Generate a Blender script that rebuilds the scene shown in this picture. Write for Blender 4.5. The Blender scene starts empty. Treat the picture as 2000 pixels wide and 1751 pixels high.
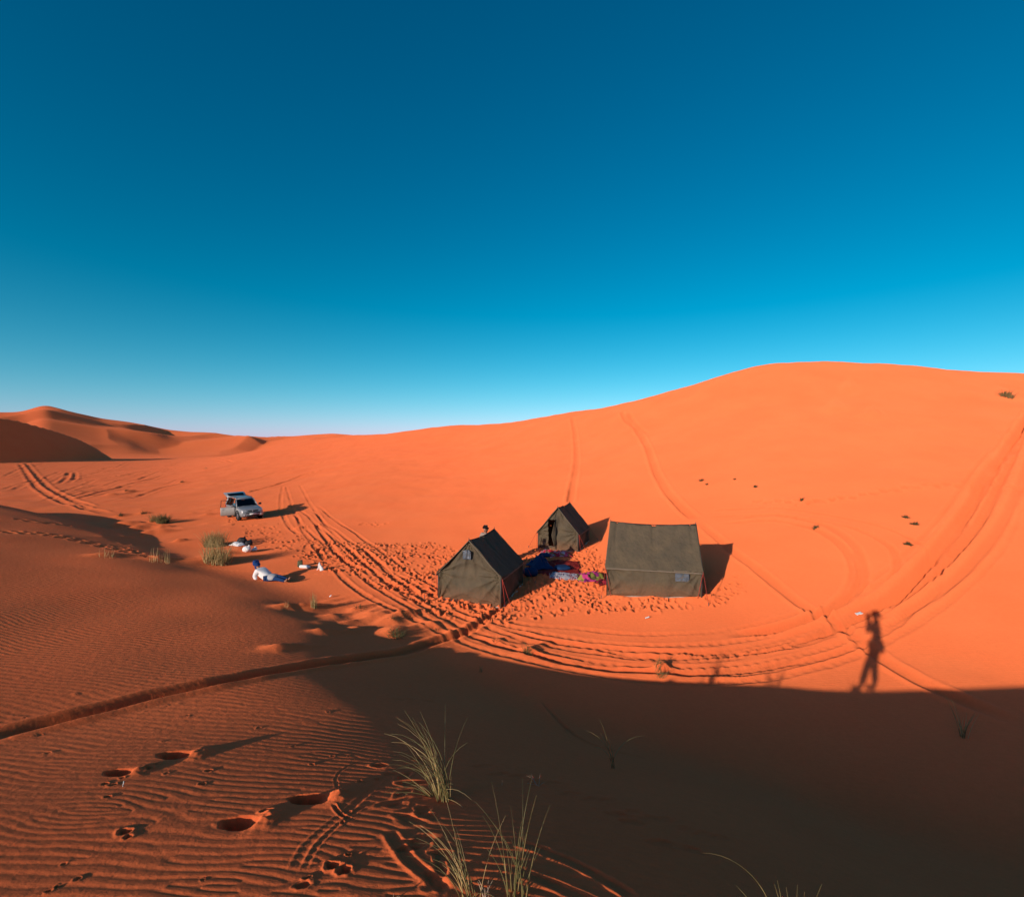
import bpy, bmesh, math, random
import numpy as np
from mathutils import Vector, Matrix
rng = np.random.default_rng(11)
random.seed(11)
sc = bpy.context.scene
COL = sc.collection

# ------------------------------------------------------------------ camera
# world: camera eye at the origin, +Y is the view direction, metres.
FPX, CX, CY = 1000.0, 1000.0, 875.5        # focal length and centre in the photograph's pixels
cam_d = bpy.data.cameras.new('camera'); cam = bpy.data.objects.new('camera', cam_d); COL.objects.link(cam)
cam_d.sensor_width = 36; cam_d.lens = 18.0; cam_d.clip_start = 0.02; cam_d.clip_end = 6000
cam.rotation_euler = (math.radians(90), 0, 0)
sc.camera = cam

# ------------------------------------------------------------------ sun and sky
SUN = Vector((0.694, 1.0, -0.3235)).normalized()          # the way the light travels
AZ = math.atan2(SUN.x, SUN.y)
ELEV = math.asin(-SUN.z)
TANE = math.tan(ELEV)
DX, DY = math.sin(AZ), math.cos(AZ)                       # horizontal travel direction
sun_d = bpy.data.lights.new('sun', 'SUN'); sun = bpy.data.objects.new('sun', sun_d); COL.objects.link(sun)
sun_d.energy = 4.05; sun_d.angle = math.radians(0.42); sun_d.color = (1.0, 0.88, 0.74)
sun.rotation_euler = SUN.to_track_quat('-Z', 'Y').to_euler()
sun.location = (-20, -30, 20)
world = bpy.data.worlds.new('World'); sc.world = world; world.use_nodes = True
wn = world.node_tree; wn.nodes.clear()
w_out = wn.nodes.new('ShaderNodeOutputWorld'); w_bg = wn.nodes.new('ShaderNodeBackground')
w_sky = wn.nodes.new('ShaderNodeTexSky'); w_sky.sky_type = 'NISHITA'; w_sky.sun_disc = False
w_sky.sun_elevation = ELEV; w_sky.sun_rotation = AZ + math.pi
w_sky.altitude = 700; w_sky.air_density = 1.0; w_sky.dust_density = 1.0; w_sky.ozone_density = 1.0
# the photograph's colour grade of its sky: one 3x3 channel mix over the whole sky
GRADE = ((3.56, -2.68, .272), (-.402, 1.97, -.612), (.98, .075, .60))
w_cmb = wn.nodes.new('ShaderNodeCombineXYZ')
for k, row in enumerate(GRADE):
    dt = wn.nodes.new('ShaderNodeVectorMath'); dt.operation = 'DOT_PRODUCT'; dt.inputs[1].default_value = row
    mxn = wn.nodes.new('ShaderNodeMath'); mxn.operation = 'MAXIMUM'; mxn.inputs[1].default_value = 0.0
    wn.links.new(w_sky.outputs[0], dt.inputs[0]); wn.links.new(dt.outputs['Value'], mxn.inputs[0]); wn.links.new(mxn.outputs[0], w_cmb.inputs[k])
wn.links.new(w_cmb.outputs[0], w_bg.inputs[0]); wn.links.new(w_bg.outputs[0], w_out.inputs[0])
w_bg.inputs[1].default_value = 0.10
vs = sc.view_settings
vs.view_transform = 'Standard'; vs.look = 'None'; vs.gamma = 1.0; vs.use_curve_mapping = False
vs.exposure = 0.0
sc.render.engine = 'CYCLES'
sc.cycles.max_bounces = 6; sc.cycles.diffuse_bounces = 6; sc.cycles.glossy_bounces = 3
sc.cycles.transparent_max_bounces = 8; sc.cycles.use_denoising = True

# ------------------------------------------------------------------ small numeric tools
def smooth(x, a, b):
    t = np.clip((x - a) / (b - a), 0, 1); return t * t * (3 - 2 * t)
def pchip(xk, yk, x):
    """monotone cubic; yk may be (n,) or (n, m); x (k,) -> (k,) or (k, m)"""
    xk = np.asarray(xk, float); yk = np.asarray(yk, float)
    one = yk.ndim == 1
    if one: yk = yk[:, None]
    h = np.diff(xk)[:, None]; d = np.diff(yk, axis=0) / h
    m = np.zeros_like(yk); m[0] = d[0]; m[-1] = d[-1]
    if len(xk) > 2:
        w1 = 2 * h[1:] + h[:-1]; w2 = h[1:] + 2 * h[:-1]
        ok = d[1:] * d[:-1] > 0
        with np.errstate(divide='ignore', invalid='ignore'):
            hm = (w1 + w2) / (w1 / d[:-1] + w2 / d[1:])
        m[1:-1] = np.where(ok, hm, 0)
    x = np.clip(np.asarray(x, float), xk[0], xk[-1])
    i = np.clip(np.searchsorted(xk, x) - 1, 0, len(xk) - 2)
    hh = (xk[i + 1] - xk[i])[:, None]; t = ((x - xk[i])[:, None]) / hh
    r = ((2*t**3 - 3*t**2 + 1) * yk[i] + (t**3 - 2*t**2 + t) * hh * m[i]
         + (-2*t**3 + 3*t**2) * yk[i + 1] + (t**3 - t**2) * hh * m[i + 1])
    return r[:, 0] if one else r
_P = rng.permutation(1024).astype(np.int64)
_PP = np.concatenate([_P, _P])
_GA = rng.uniform(0, 2 * np.pi, 1024); _GX, _GY = np.cos(_GA), np.sin(_GA)
def noise(x, y, seed=0):
    x = np.asarray(x, float) + seed * 17.31; y = np.asarray(y, float) - seed * 9.77
    xi = np.floor(x).astype(np.int64); yi = np.floor(y).astype(np.int64)
    fx = x - xi; fy = y - yi
    u = fx**3 * (fx * (fx * 6 - 15) + 10); v = fy**3 * (fy * (fy * 6 - 15) + 10)
    def g(ix, iy, dx, dy):
        k = _PP[(_P[ix & 1023] + (iy & 1023)) & 1023]
        return _GX[k] * dx + _GY[k] * dy
    a = g(xi, yi, fx, fy); b = g(xi + 1, yi, fx - 1, fy); c = g(xi, yi + 1, fx, fy - 1); d = g(xi + 1, yi + 1, fx - 1, fy - 1)
    return ((a + u * (b - a)) * (1 - v) + (c + u * (d - c)) * v) * 1.5
def fbm(x, y, n=4, seed=0, gain=0.5):
    s = 0; a = 1.0
    for k in range(n):
        s = s + a * noise(x * 2**k, y * 2**k, seed + k * 3); a *= gain
    return s

# ------------------------------------------------------------------ the sand: one sheet, a ring grid
th_dense = np.radians(np.arange(-53, 53.001, 0.1))
th_left = np.radians(np.concatenate([np.arange(-180, -72, 4.0), np.arange(-72, -53.01, 0.8)]))
th_right = -th_left[::-1][:-1]
TH = np.concatenate([th_left, th_dense, th_right])               # full circle, last column joins the first
lr = [0.25]
def step(r):
    if r < 2.2: return 0.03
    if r < 7.5: return 0.0024
    if r < 34: return 0.0048
    if r < 85: return 0.0068
    if r < 500: return 0.0095
    return 0.06
while lr[-1] < 4500: lr.append(lr[-1] * (1 + step(lr[-1])))
R = np.array(lr); NR, NT = len(R), len(TH)
X = R[:, None] * np.sin(TH)[None]; Y = R[:, None] * np.cos(TH)[None]
LNR = np.log(R)

# --- basin floor and the big dune: heights along sight lines, each (photo column, [(depth, height), ...])
def S(px, py, dep): return (dep, -(py - CY) / FPX * dep)
FL = -5.35
COLS = [
 (-700, [(3, FL), (30, -5.1), (60, -5), (120, -4.2), (300, -4), (4000, -4)]),
 (0,    [(3, FL), (30, -5.1), (70, -4.6), (130, -3.0), (200, -3.2), (300, -4), (4000, -6)]),
 (300,  [(3, FL), (25, -4.95), (50, -4.9), (90, -4.2), S(0, 906, 120), (150, -3.4), (220, -4), (4000, -6)]),
 (425,  [(3, FL), (22, -4.95), (36, -4.85), (60, -4.4), (90, -3.3), S(0, 894, 128), (160, -2.5), (220, -4), (4000, -6)]),
 (500,  [(3, FL), (20, -5.0), (36, -4.8), (60, -4.2), (90, -2.6), S(0, 879, 134), (165, -2.5), (230, -4), (4000, -6)]),
 (600,  [(3, FL), (18, -5.05), (36, -4.6), (60, -3.7), (95, -1.2), S(0, 861, 136), (165, -1), (230, -4), (4000, -6)]),
 (710,  [(3, FL), (15, -5.1), (30, -4.7), (55, -3.2), (90, -.2), S(0, 849, 130), (160, .5), (230, -5), (4000, -8)]),
 (900,  [(3, FL), (14, -5.3), (22, -5.0), (35, -4.35), (55, -2.7), (80, .4), S(0, 831, 112), (145, 1), (220, -5), (4000, -8)]),
 (1100, [(3, FL), (13, -5.4), (19, -5.15), (26, -4.9), (38, -3.7), (60, -.3), S(0, 809, 92), (125, 3), (200, -5), (4000, -8)]),
 (1300, [(3, FL), (12, -5.42), (18, -5.2), (24, -4.75), (34, -3.2), (52, 1.2), S(0, 769, 76), (105, 5), (180, -5), (4000, -8)]),
 (1440, [(3, FL), (12, -5.42), (17, -5.15), (24, -4.3), (34, -2.2), (50, 2.9), S(0, 727, 68), (95, 7), (170, -5), (4000, -8)]),
 (1520, [(3, FL), (11.6, -5.42), (16, -5.15), (24, -3.95), (34, -1.55), (50, 4.0), S(0, 709, 65), (90, 8), (170, -5), (4000, -8)]),
 (1700, [(3, FL), (11.4, -5.42), (15, -5.15), (24, -3.5), (34, -.9), (48, 4.4), S(0, 711, 63), (88, 8), (170, -5), (4000, -8)]),
 (2000, [(3, FL), (11.3, -5.35), (14, -5.0), (24, -2.9), (34, -.2), (48, 4.6), S(0, 731, 62), (88, 7), (170, -5), (4000, -8)]),
 (2500, [(3, FL), (11, -5.2), (24, -2.6), (34, 0.2), (60, 7), (88, 6), (170, -5), (4000, -8)]),
]
kth = [math.radians(-180), math.radians(-110)]; flat = np.full(NR, FL)
kv = [flat, flat]
for px, kn in COLS:
    u = (px - CX) / FPX; c = math.sqrt(1 + u * u)
    kth.append(math.atan(u)); kv.append(pchip([math.log(d * c) for d, z in kn], [z for d, z in kn], LNR))
kth += [math.radians(110), math.radians(180)]; kv += [flat, flat]
ZB = pchip(kth, np.array(kv), TH).T                               # (NR, NT)
def blur_cols(Z, n, passes=3):
    k = np.ones(n) / n
    for _ in range(passes):
        Zp = np.concatenate([np.repeat(Z[:, :1], n, 1), Z, np.repeat(Z[:, -1:], n, 1)], 1)
        cs = np.cumsum(np.concatenate([np.zeros((Z.shape[0], 1)), Zp], 1), 1)
        Z = ((cs[:, n:] - cs[:, :-n]) / n)[:, n // 2 + 1 - (n % 2 == 0):][:, :Z.shape[1]]
    return Z
i0 = len(th_left); i1 = i0 + len(th_dense)
ZB[:, i0:i1] = blur_cols(ZB[:, i0:i1], 25, 2)

# --- far dunes on the left
sk_px = [-500, -200, 0, 40, 85, 150, 200, 250, 330, 400, 470, 520, 560, 600, 650, 690, 740, 900, 1500]
sk_py = [815, 800, 809, 807, 794, 807, 817, 823, 839, 846, 853, 856, 853, 849, 846, 849, 856, 862, 866]
DEP = Y.copy(); DEP[DEP < 1e-3] = 1e-3
U = np.clip(X / np.where(Y > 1e-3, Y, 1e9), -1.5, 0.6)
sky_py = np.interp(U[0] * FPX + CX, sk_px, sk_py)
sky_py = blur_cols(np.tile(sky_py, (1, 1)), 7, 2)[0]
dep0 = 330 + 40 * np.sin(TH * 9)
top = -(sky_py - CY) / FPX * dep0
prof = smooth(DEP, 100, 1.0 * dep0) * (1 - smooth(DEP, dep0 * 1.02, dep0 * 2.2))
ZF = -14 + (top[None] + 14) * prof
wx, wy = X + 25 * noise(X / 90, Y / 90, 5), Y + 25 * noise(X / 90, Y / 90, 6)
sfar = (wx * 0.80 + wy * 0.6) / 105
saw = sfar - np.floor(sfar); ridge = np.where(saw < 0.60, saw / 0.60, (1 - saw) / 0.40)
ridge = ridge**1.3
s2 = (wx * .55 - wy * .83) / 95; sw2 = s2 - np.floor(s2); rg2 = np.where(sw2 < .62, sw2 / .62, (1 - sw2) / .38)**1.2
ZF = ZF + (rg2 - .6) * 2.5 * smooth(DEP, 180, 240) * (1 - smooth(DEP, dep0 * 0.85, dep0))
s3 = (wx * .9 + wy * .1 + 8 * noise(X / 30, Y / 30, 9)) / 44; sw3 = s3 - np.floor(s3); rg3 = np.where(sw3 < .66, sw3 / .66, (1 - sw3) / .34)
ZF = ZF + (rg3 - .6) * 3.4 * smooth(DEP, 185, 235) * (1 - smooth(DEP, dep0 * 0.92, dep0 * 1.01)) * (.7 + .6 * noise(X / 55, Y / 55, 10))
ZF = ZF + (ridge - 0.6) * 5.0 * smooth(DEP, 190, 260) * (1 - smooth(DEP, dep0 * 0.9, dep0 * 1.02)) * (0.6 + 0.5 * noise(X / 70, Y / 70, 8))
ZF = np.where(Y > 20, ZF, -20)
# the dark slip face on the far left: a ridge that runs away from the camera
rx = -131 + 5 * np.sin((Y - 100) / 22)
crest = np.interp(Y, [40, 70, 100, 118, 130, 142, 150, 158, 164, 180], [-6, 4, 9.5, 8.6, 7.2, 4.7, 2.8, 0.2, -3.2, -12])
off = X - rx
ZR = crest - np.where(off > 0, 0.66 * off, 0) - np.where(off < 0, -0.22 * off, 0)
ZR = np.where(Y > 30, ZR, -30)

# --- the photographer's dune and the low dune on the left, laid out along the sun
s = X * DX + Y * DY; t = X * DY - Y * DX
Lk = [(-400, -30), (-90, -14), (-66, -6.0), (-56, -2.6), (-49, -1.45), (-42, -1.33), (-34, -1.62), (-27, -1.98), (-20, -2.26), (-14, -2.47), (-9, -2.58), (-7.4, -2.56),
      (-4.4, -2.37), (-1.9, -2.01), (0, -1.73), (2.8, -1.10), (6, -.6), (12, -.3), (25, -1.5), (60, -6), (400, -30)]
Tk = [(-400, 6), (-60, 5.2), (-48, 6.4), (-42, 7.2), (-34, 8.2), (-27, 8.6), (-20, 8.6), (-13.5, 7.9), (-9, 6.0), (-5.7, 4.45), (-3.06, 3.35), (-1.15, 2.7), (0, 1.7), (3, 0.3), (10, -1), (400, -1)]
tt = np.linspace(-400, 400, 32001)
Ltab = pchip(*zip(*Lk), tt); Ttab = pchip(*zip(*Tk), tt)
ker = np.hanning(61); ker /= ker.sum()
Ltab = np.convolve(np.pad(Ltab, 30, 'edge'), ker, 'valid'); Ttab = np.convolve(np.pad(Ttab, 30, 'edge'), ker, 'valid')
Ls = np.interp(t, tt, Ltab); sT = np.interp(t, tt, Ttab)
sT = sT + 0.35 * noise(X / 3.1, Y / 3.1, 2) * smooth(-t, 3, 8)
A1 = np.interp(t, [-45, -25, -8, -3, 2], [.105, .135, .15, .15, .12]); W1, B2, W2 = 2.6, 0.30, 2.3
up = np.maximum(sT - s, 0); dn = np.maximum(s - sT, 0)
delta = A1 * (up - W1 * (1 - np.exp(-up / W1))) + B2 * (dn - W2 * (1 - np.exp(-dn / W2)))
ZN = Ls - TANE * s - delta - 0.012 * np.maximum(-9 - s, 0)**2
ZN = np.maximum(ZN, -60)
def smax(a, b, k): return 0.5 * (a + b + np.sqrt((a - b)**2 + k * k))
Z = smax(ZB, ZF, 1.2) - 0.0
Z = np.maximum(Z, ZB)
Z = np.where(ZR > Z - 3, smax(Z, ZR, 0.35), Z)
Z = smax(Z, ZN, 0.5)
# gentle unevenness of the floor
floorm = smooth(Z - ZN, 0.1, 0.8)
Z = Z + floorm * (0.10 * noise(X / 6.3, Y / 6.3, 20) + 0.05 * noise(X / 2.4, Y / 2.4, 21)) * smooth(R, 5, 9)[:, None] * (1 - smooth(R, 60, 200))[:, None]
duneface = smooth(R, 22, 40)[:, None] * (1 - smooth(R, 110, 160))[:, None] * floorm
Z = Z + duneface * (.07 * noise(X / 4.2, Y / 4.2, 24) + .028 * noise(X / 1.5, Y / 2.6, 25) + .012 * noise(X / .7, Y / 1.2, 26))
Z = Z + (1 - floorm) * 0.035 * noise(X / 2.7, Y / 2.7, 22) * smooth(R, 2, 5)[:, None]

def row_of(r): return np.interp(np.log(np.maximum(r, R[0])), LNR, np.arange(NR))
def col_of(th): return np.interp(th, TH, np.arange(NT))
def height(x, y):
    r = math.hypot(x, y); a = math.atan2(x, y)
    fi = float(row_of(r)); fj = float(col_of(a)); i = min(int(fi), NR - 2); j = min(int(fj), NT - 2); u = fi - i; v = fj - j
    return float((Z[i, j] * (1 - v) + Z[i, j + 1] * v) * (1 - u) + (Z[i + 1, j] * (1 - v) + Z[i + 1, j + 1] * v) * u)
def G(px, py, near=1.0):
    """ground point seen at a photograph pixel"""
    a = math.atan((px - CX) / FPX); fj = float(col_of(a)); j = int(fj); v = fj - j
    zc = Z[:, j] * (1 - v) + Z[:, j + 1] * v; dep = R * math.cos(a); pyc = CY - FPX * zc / dep
    k = np.where((pyc[:-1] >= py) & (pyc[1:] < py) & (R[:-1] > near))[0]
    if len(k) == 0: k = [int(np.argmin(np.where(R > near, np.abs(pyc - py), 1e9)))]; f = 0
    else: f = (pyc[k[0]] - py) / (pyc[k[0]] - pyc[k[0] + 1])
    i = k[0]; r = R[i] * (1 - f) + R[min(i + 1, NR - 1)] * f
    return Vector((r * math.sin(a), r * math.cos(a), zc[i] * (1 - f) + zc[min(i + 1, NR - 1)] * f))
# ------------------------------------------------------------------ relief of the sand: ruts, prints, hummocks, ripples
Z0 = Z.copy()
def window(x, y, rad):
    r = math.hypot(x, y); a = math.atan2(x, y)
    i0 = int(row_of(max(r - rad, R[0]))); i1 = int(row_of(r + rad)) + 2
    da = math.asin(min(1, rad / max(r, rad)))
    j0 = int(col_of(a - da)); j1 = int(col_of(a + da)) + 2
    return slice(max(i0, 0), min(i1, NR)), slice(max(j0, 0), min(j1, NT))
def resample(P, ds):
    P = np.array([(p[0], p[1]) for p in P], float)
    out = []
    for k in range(len(P) - 1):
        p0 = P[max(k - 1, 0)]; p1 = P[k]; p2 = P[k + 1]; p3 = P[min(k + 2, len(P) - 1)]
        n = max(2, int(np.hypot(*(p2 - p1)) / ds))
        d1 = np.hypot(*(p2 - p1)); 
        m1 = (p2 - p0) / max(np.hypot(*(p2 - p1)) + np.hypot(*(p1 - p0)), 1e-6) * d1
        m2 = (p3 - p1) / max(np.hypot(*(p3 - p2)) + np.hypot(*(p2 - p1)), 1e-6) * d1
        if k == 0: m1 = p2 - p1
        if k == len(P) - 2: m2 = p2 - p1
        for q in range(n):
            tq = q / n; out.append((2*tq**3-3*tq**2+1)*p1 + (tq**3-2*tq**2+tq)*m1 + (-2*tq**3+3*tq**2)*p2 + (tq**3-tq**2)*m2)
    out.append(P[-1]); return np.array(out)
def rut(world, w, depth, berm, tread=0.0, lam=0.3, fade=1.5, wob=0.03, soft=0.55, seed=0):
    Q = resample(world, max(0.25, w * 1.2)); n = len(Q)
    arc = np.concatenate([[0], np.cumsum(np.hypot(*np.diff(Q, axis=0).T))]); tot = arc[-1]
    D = {}
    big = np.full((NR, NT), np.inf, np.float32); A = np.zeros((NR, NT), np.float32); ws = []
    for k in range(n - 1):
        a, b = Q[k], Q[k + 1]; L = math.hypot(*(b - a)); 
        if L < 1e-6: continue
        si, sj = window((a[0] + b[0]) / 2, (a[1] + b[1]) / 2, L / 2 + w * 3.2)
        x = X[si, sj] - a[0]; y = Y[si, sj] - a[1]; ux, uy = (b - a) / L
        tp = np.clip(x * ux + y * uy, 0, L); d = np.hypot(x - tp * ux, y - tp * uy)
        sub = big[si, sj]; m = d < sub
        sub[m] = d[m]; A[si, sj][m] = arc[k] + tp[m]; ws.append((si, sj))
    ii, jj = np.where(big < w * 3.2)
    d = big[ii, jj]; a = A[ii, jj]
    d = np.abs(d + wob * w / .12 * noise(a / 0.5, d * 0 + seed, 31) + 0.5 * wob * noise(X[ii, jj] / .25, Y[ii, jj] / .25, 33))
    f = smooth(a, 0, fade) * smooth(tot - a, 0, fade) * (0.75 + 0.35 * noise(a / 2.2, a * 0 + seed * 3.1, 35))
    dz = -depth * (1 - smooth(d, w * soft, w * 1.12)) + berm * np.exp(-((d - w * 1.5) / (w * .42))**2) * (0.8 + .5 * noise(a / .6, a * 0 + seed, 36))
    if tread: dz = dz + tread * np.sin(2 * np.pi * a / lam) * (1 - smooth(d, w * .5, w))
    Z[ii, jj] += dz * f
def pix(P): return [G(*p)[:2] for p in P]
def offset(world, o):
    Q = resample(world, 0.6); T = np.gradient(Q, axis=0); T /= np.hypot(T[:, 0], T[:, 1])[:, None] + 1e-9
    return Q + np.stack([T[:, 1], -T[:, 0]], 1) * o
def pair(P, gauge, *a, **k):
    wl = pix(P); rut(offset(wl, -gauge / 2), *a, **k); rut(offset(wl, gauge / 2), *a, **k)
def mound(x, y, h, lx, ly, ang=AZ, tail=0.0):
    """soft heap; long axis along ang (from +Y towards +X)"""
    si, sj = window(x, y, max(lx, ly) * (2.6 + tail))
    dx = X[si, sj] - x; dy = Y[si, sj] - y
    a = dx * math.sin(ang) + dy * math.cos(ang); b = dx * math.cos(ang) - dy * math.sin(ang)
    la = np.where(a > 0, lx * (1 + tail), lx)
    wob = 1 + .25 * noise(X[si, sj] / (lx * .8), Y[si, sj] / (lx * .8), 41)
    Z[si, sj] += h * np.exp(-((a / la)**2 + (b / (ly * np.where(a > 0, np.exp(-np.maximum(a, 0) / (la * 2)), 1)))**2) * wob)
def pr(x, y, ang, L, W, dep, rim=.4, push=.0):
    """a footprint: hollow with raised rim, heel towards -ang"""
    si, sj = window(x, y, L * 1.6)
    dx = X[si, sj] - x; dy = Y[si, sj] - y
    a = (dx * math.sin(ang) + dy * math.cos(ang)) / (L / 2); b = (dx * math.cos(ang) - dy * math.sin(ang)) / (W / 2)
    b = b / (1 + .18 * a)
    e = np.sqrt(a * a + b * b) + .34 * noise(X[si, sj] / (L * .38), Y[si, sj] / (L * .45), 29)
    Z[si, sj] += -dep * (1 - smooth(e, .55, 1.1)) + dep * rim * np.exp(-((e - 1.35) / .3)**2) * (1 + push * a)
DENSITY = 7.0

# single deep rut over the left dune, running on past the near tent
w0 = pix([(-70, 1455), (0, 1434), (150, 1399), (300, 1361), (450, 1329), (600, 1301), (750, 1279)])
w1 = pix([(600, 1301), (750, 1279), (840, 1256), (905, 1236), (945, 1212), (985, 1185)])
rut(list(w0) + list(w1[2:]), 0.17, 0.15, 0.065, wob=.004, soft=.6, fade=.8, seed=2)
# wheel tracks sweeping round the camp
sweepA = [(572, 948), (596, 1000), (640, 1062), (700, 1120), (790, 1178), (900, 1226), (1000, 1264), (1150, 1294), (1300, 1309), (1450, 1302), (1600, 1268), (1720, 1216), (1830, 1142), (1920, 1052), (1972, 935), (1995, 835)]
sweepB = [(590, 1000), (640, 1045), (700, 1092), (780, 1150), (880, 1206), (970, 1236), (1100, 1262), (1250, 1280), (1400, 1281), (1550, 1256), (1680, 1206), (1780, 1135), (1868, 1040), (1935, 940), (1985, 850)]
sweepC = [(600, 990), (660, 1035), (730, 1090), (800, 1140), (900, 1200), (1000, 1232), (1120, 1246), (1250, 1255), (1400, 1255), (1540, 1230), (1660, 1190), (1750, 1140), (1840, 1055), (1905, 960), (1960, 880)]
sweepD = [(940, 1232), (1040, 1262), (1150, 1280), (1300, 1294), (1450, 1290), (1580, 1262), (1670, 1225), (1740, 1178), (1783, 1140), (1792, 1105), (1768, 1065), (1690, 1028), (1580, 1006), (1450, 1000), (1378, 1004)]
rut(pix([(905, 1238), (960, 1256), (1010, 1270), (1080, 1290), (1150, 1304), (1230, 1311), (1300, 1313), (1400, 1311), (1500, 1301), (1600, 1280)]), .12, .085, .04, seed=4, wob=.02)
pair(sweepA, 1.35, .115, .032, .026, tread=.012, lam=.34, seed=5)
pair(sweepB, 1.3, .11, .032, .024, tread=.014, lam=.3, seed=6)
pair(sweepC, 1.3, .11, .035, .02, tread=.008, seed=7)
pair(sweepD, 1.2, .13, .06, .04, tread=.010, seed=8)
for dx, dy in ((0, 0), (16, -9)):
    rut(pix([(1400 + dx, 1022 + dy), (1500 + dx, 1016 + dy), (1580 + dx, 1030 + dy), (1640 + dx, 1062 + dy), (1668 + dx, 1105), (1660 + dx, 1150), (1610 + dx, 1195), (1520 + dx, 1228), (1400 + dx, 1240)]), .18, .10, .06, seed=9 + dx, wob=.012)
for k, P in enumerate([[(1700, 1205), (1790, 1130), (1870, 1030), (1920, 930), (1965, 870), (2000, 820)], [(1600, 1232), (1720, 1180), (1800, 1110), (1900, 985), (1960, 890), (1990, 840)],
          [(1740, 1210), (1850, 1140), (1930, 1060), (1975, 985), (2010, 900)], [(1640, 1215), (1755, 1150), (1840, 1062), (1880, 1000), (1905, 950), (1930, 915), (1990, 868)]]):
    rut(pix(P), .22, .11, .08, seed=11 + k, wob=.004, soft=.35)
for k in range(9):
    o = rng.uniform(-.5, 1.0); q = rng.uniform(-14, 14)
    P = [(1560 + 60 * o + q, 1252 - 22 * o), (1680 + 60 * o, 1212 - 26 * o), (1775 + 62 * o + q * .5, 1150 - 34 * o), (1852 + 58 * o, 1060 - 24 * o), (1915 + 45 * o + q * .4, 965 - 18 * o), (1968 + 25 * o, 880 - 10 * o), (2012, 800)]
    rut(pix(P[rng.integers(0, 2):]), rng.uniform(.16, .26), rng.uniform(.05, .12), rng.uniform(.04, .08), tread=.010, lam=.5, seed=140 + k, wob=.004, soft=.35)
for k in range(5):
    o = rng.uniform(-12, 12); a0 = rng.integers(0, 3)
    P = [(1000, 1240 + o), (1120, 1262 + o * 1.2), (1260, 1283 + o), (1400, 1284 + o * .6), (1540, 1262 - o * .5), (1660, 1222 - o), (1760, 1168 - o * 1.6)]
    rut(pix(P[a0:7 - rng.integers(0, 2)]), rng.uniform(.08, .13), rng.uniform(.015, .04), rng.uniform(.012, .03), tread=.012, lam=rng.uniform(.26, .4), seed=160 + k)
# the diagonal track that comes down the big dune and crosses the flat
rut(pix([(1213, 803), (1222, 820), (1242, 838), (1258, 862), (1272, 895), (1292, 942), (1330, 990), (1360, 1015)]), .28, .17, .10, seed=20, wob=.012, soft=.3)
rut(pix([(1225, 806), (1238, 828), (1262, 848)]), .3, .14, .08, seed=27)
rut(pix([(1360, 1015), (1400, 1050), (1445, 1088), (1510, 1138), (1580, 1192), (1640, 1234), (1700, 1272), (1770, 1316), (1840, 1350), (1920, 1385), (2020, 1425)]), .20, .10, .06, seed=21, wob=.010, soft=.3)
rut(pix([(1116, 814), (1123, 850), (1126, 900), (1120, 940), (1112, 985)]), .28, .12, .07, seed=22, wob=.012, soft=.3)
# faint marks on the flank behind the car and on the far flat
rut(pix([(690, 905), (600, 925), (545, 945), (480, 962)]), .3, .11, .06, seed=23)
rut(pix([(650, 898), (560, 918), (470, 940), (430, 948)]), .3, .10, .06, seed=24)
rut(pix([(552, 948), (548, 985), (560, 1020), (585, 1045)]), .13, .03, .03, seed=25)
rut(pix([(700, 1065), (740, 1100), (800, 1150), (860, 1190)]), .13, .06, .04, seed=26)
rut(pix([(614, 1020), (650, 1070), (690, 1105), (740, 1130)]), .13, .06, .04, seed=28)
for k, P in enumerate([[(38, 905), (55, 930), (78, 955), (112, 975), (160, 990), (215, 1004)], [(50, 904), (72, 930), (98, 955), (130, 972), (180, 992)], [(135, 921), (128, 936), (118, 944)], [(146, 921), (146, 932), (132, 944)],
          [(300, 918), (220, 932), (150, 941)], [(330, 925), (240, 950), (170, 968), (120, 982)], [(400, 908), (330, 916), (260, 930)]]):
    rut(pix(P), .34, .06, .10, seed=40 + k, fade=3)
for k in range(34):
    px0 = rng.uniform(-20, 330); py0 = rng.uniform(905, 985); L = rng.uniform(50, 160)
    sl = rng.uniform(-.32, -.05) if px0 > 120 else rng.uniform(-.5, -.2)
    rut(pix([(px0, py0), (px0 + L * .5, py0 + sl * L * .5 - 2), (px0 + L, max(903, py0 + sl * L))]),   .32, rng.uniform(.03, .07), .06, seed=60 + k, fade=4)

# trampled sand round the tents and along the way to the car
def inside(poly, x, y):
    c = False; n = len(poly); j = n - 1
    for i in range(n):
        xi, yi = poly[i]; xj, yj = poly[j]
        if (yi > y) != (yj > y) and x < (xj - xi) * (y - yi) / (yj - yi) + xi: c = not c
        j = i
    return c
def trample(polypx, density, depth, size=.30, keep=1.0):
    P = [tuple(p) for p in pix(polypx)]
    xs = [p[0] for p in P]; ys = [p[1] for p in P]
    n = int((max(xs) - min(xs)) * (max(ys) - min(ys)) * density)
    for _ in range(n):
        x = rng.uniform(min(xs), max(xs)); y = rng.uniform(min(ys), max(ys))
        if inside(P, x, y) and float(noise(np.array([x / 1.3]), np.array([y / 1.3]), 47)[0]) > rng.uniform(-.9, .45):
            sz = rng.uniform(.55, 1.3)
            pr(x, y, rng.uniform(0, 2 * np.pi), size * sz, size * .55 * sz, depth * rng.uniform(.4, 1.25), rim=.5, push=rng.uniform(-.5, .5))
camp = [(660, 1058), (760, 1062), (840, 1058), (900, 1075), (1010, 1085), (1050, 1068), (1160, 1068), (1190, 1090), (1180, 1170), (1370, 1172), (1440, 1120), (1455, 1150), (1400, 1185), (1290, 1192),
        (1150, 1196), (1060, 1205), (985, 1215), (930, 1222), (850, 1205), (770, 1160), (700, 1125), (630, 1115), (590, 1085)]
trample(camp, 26, .054, .26)
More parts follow.
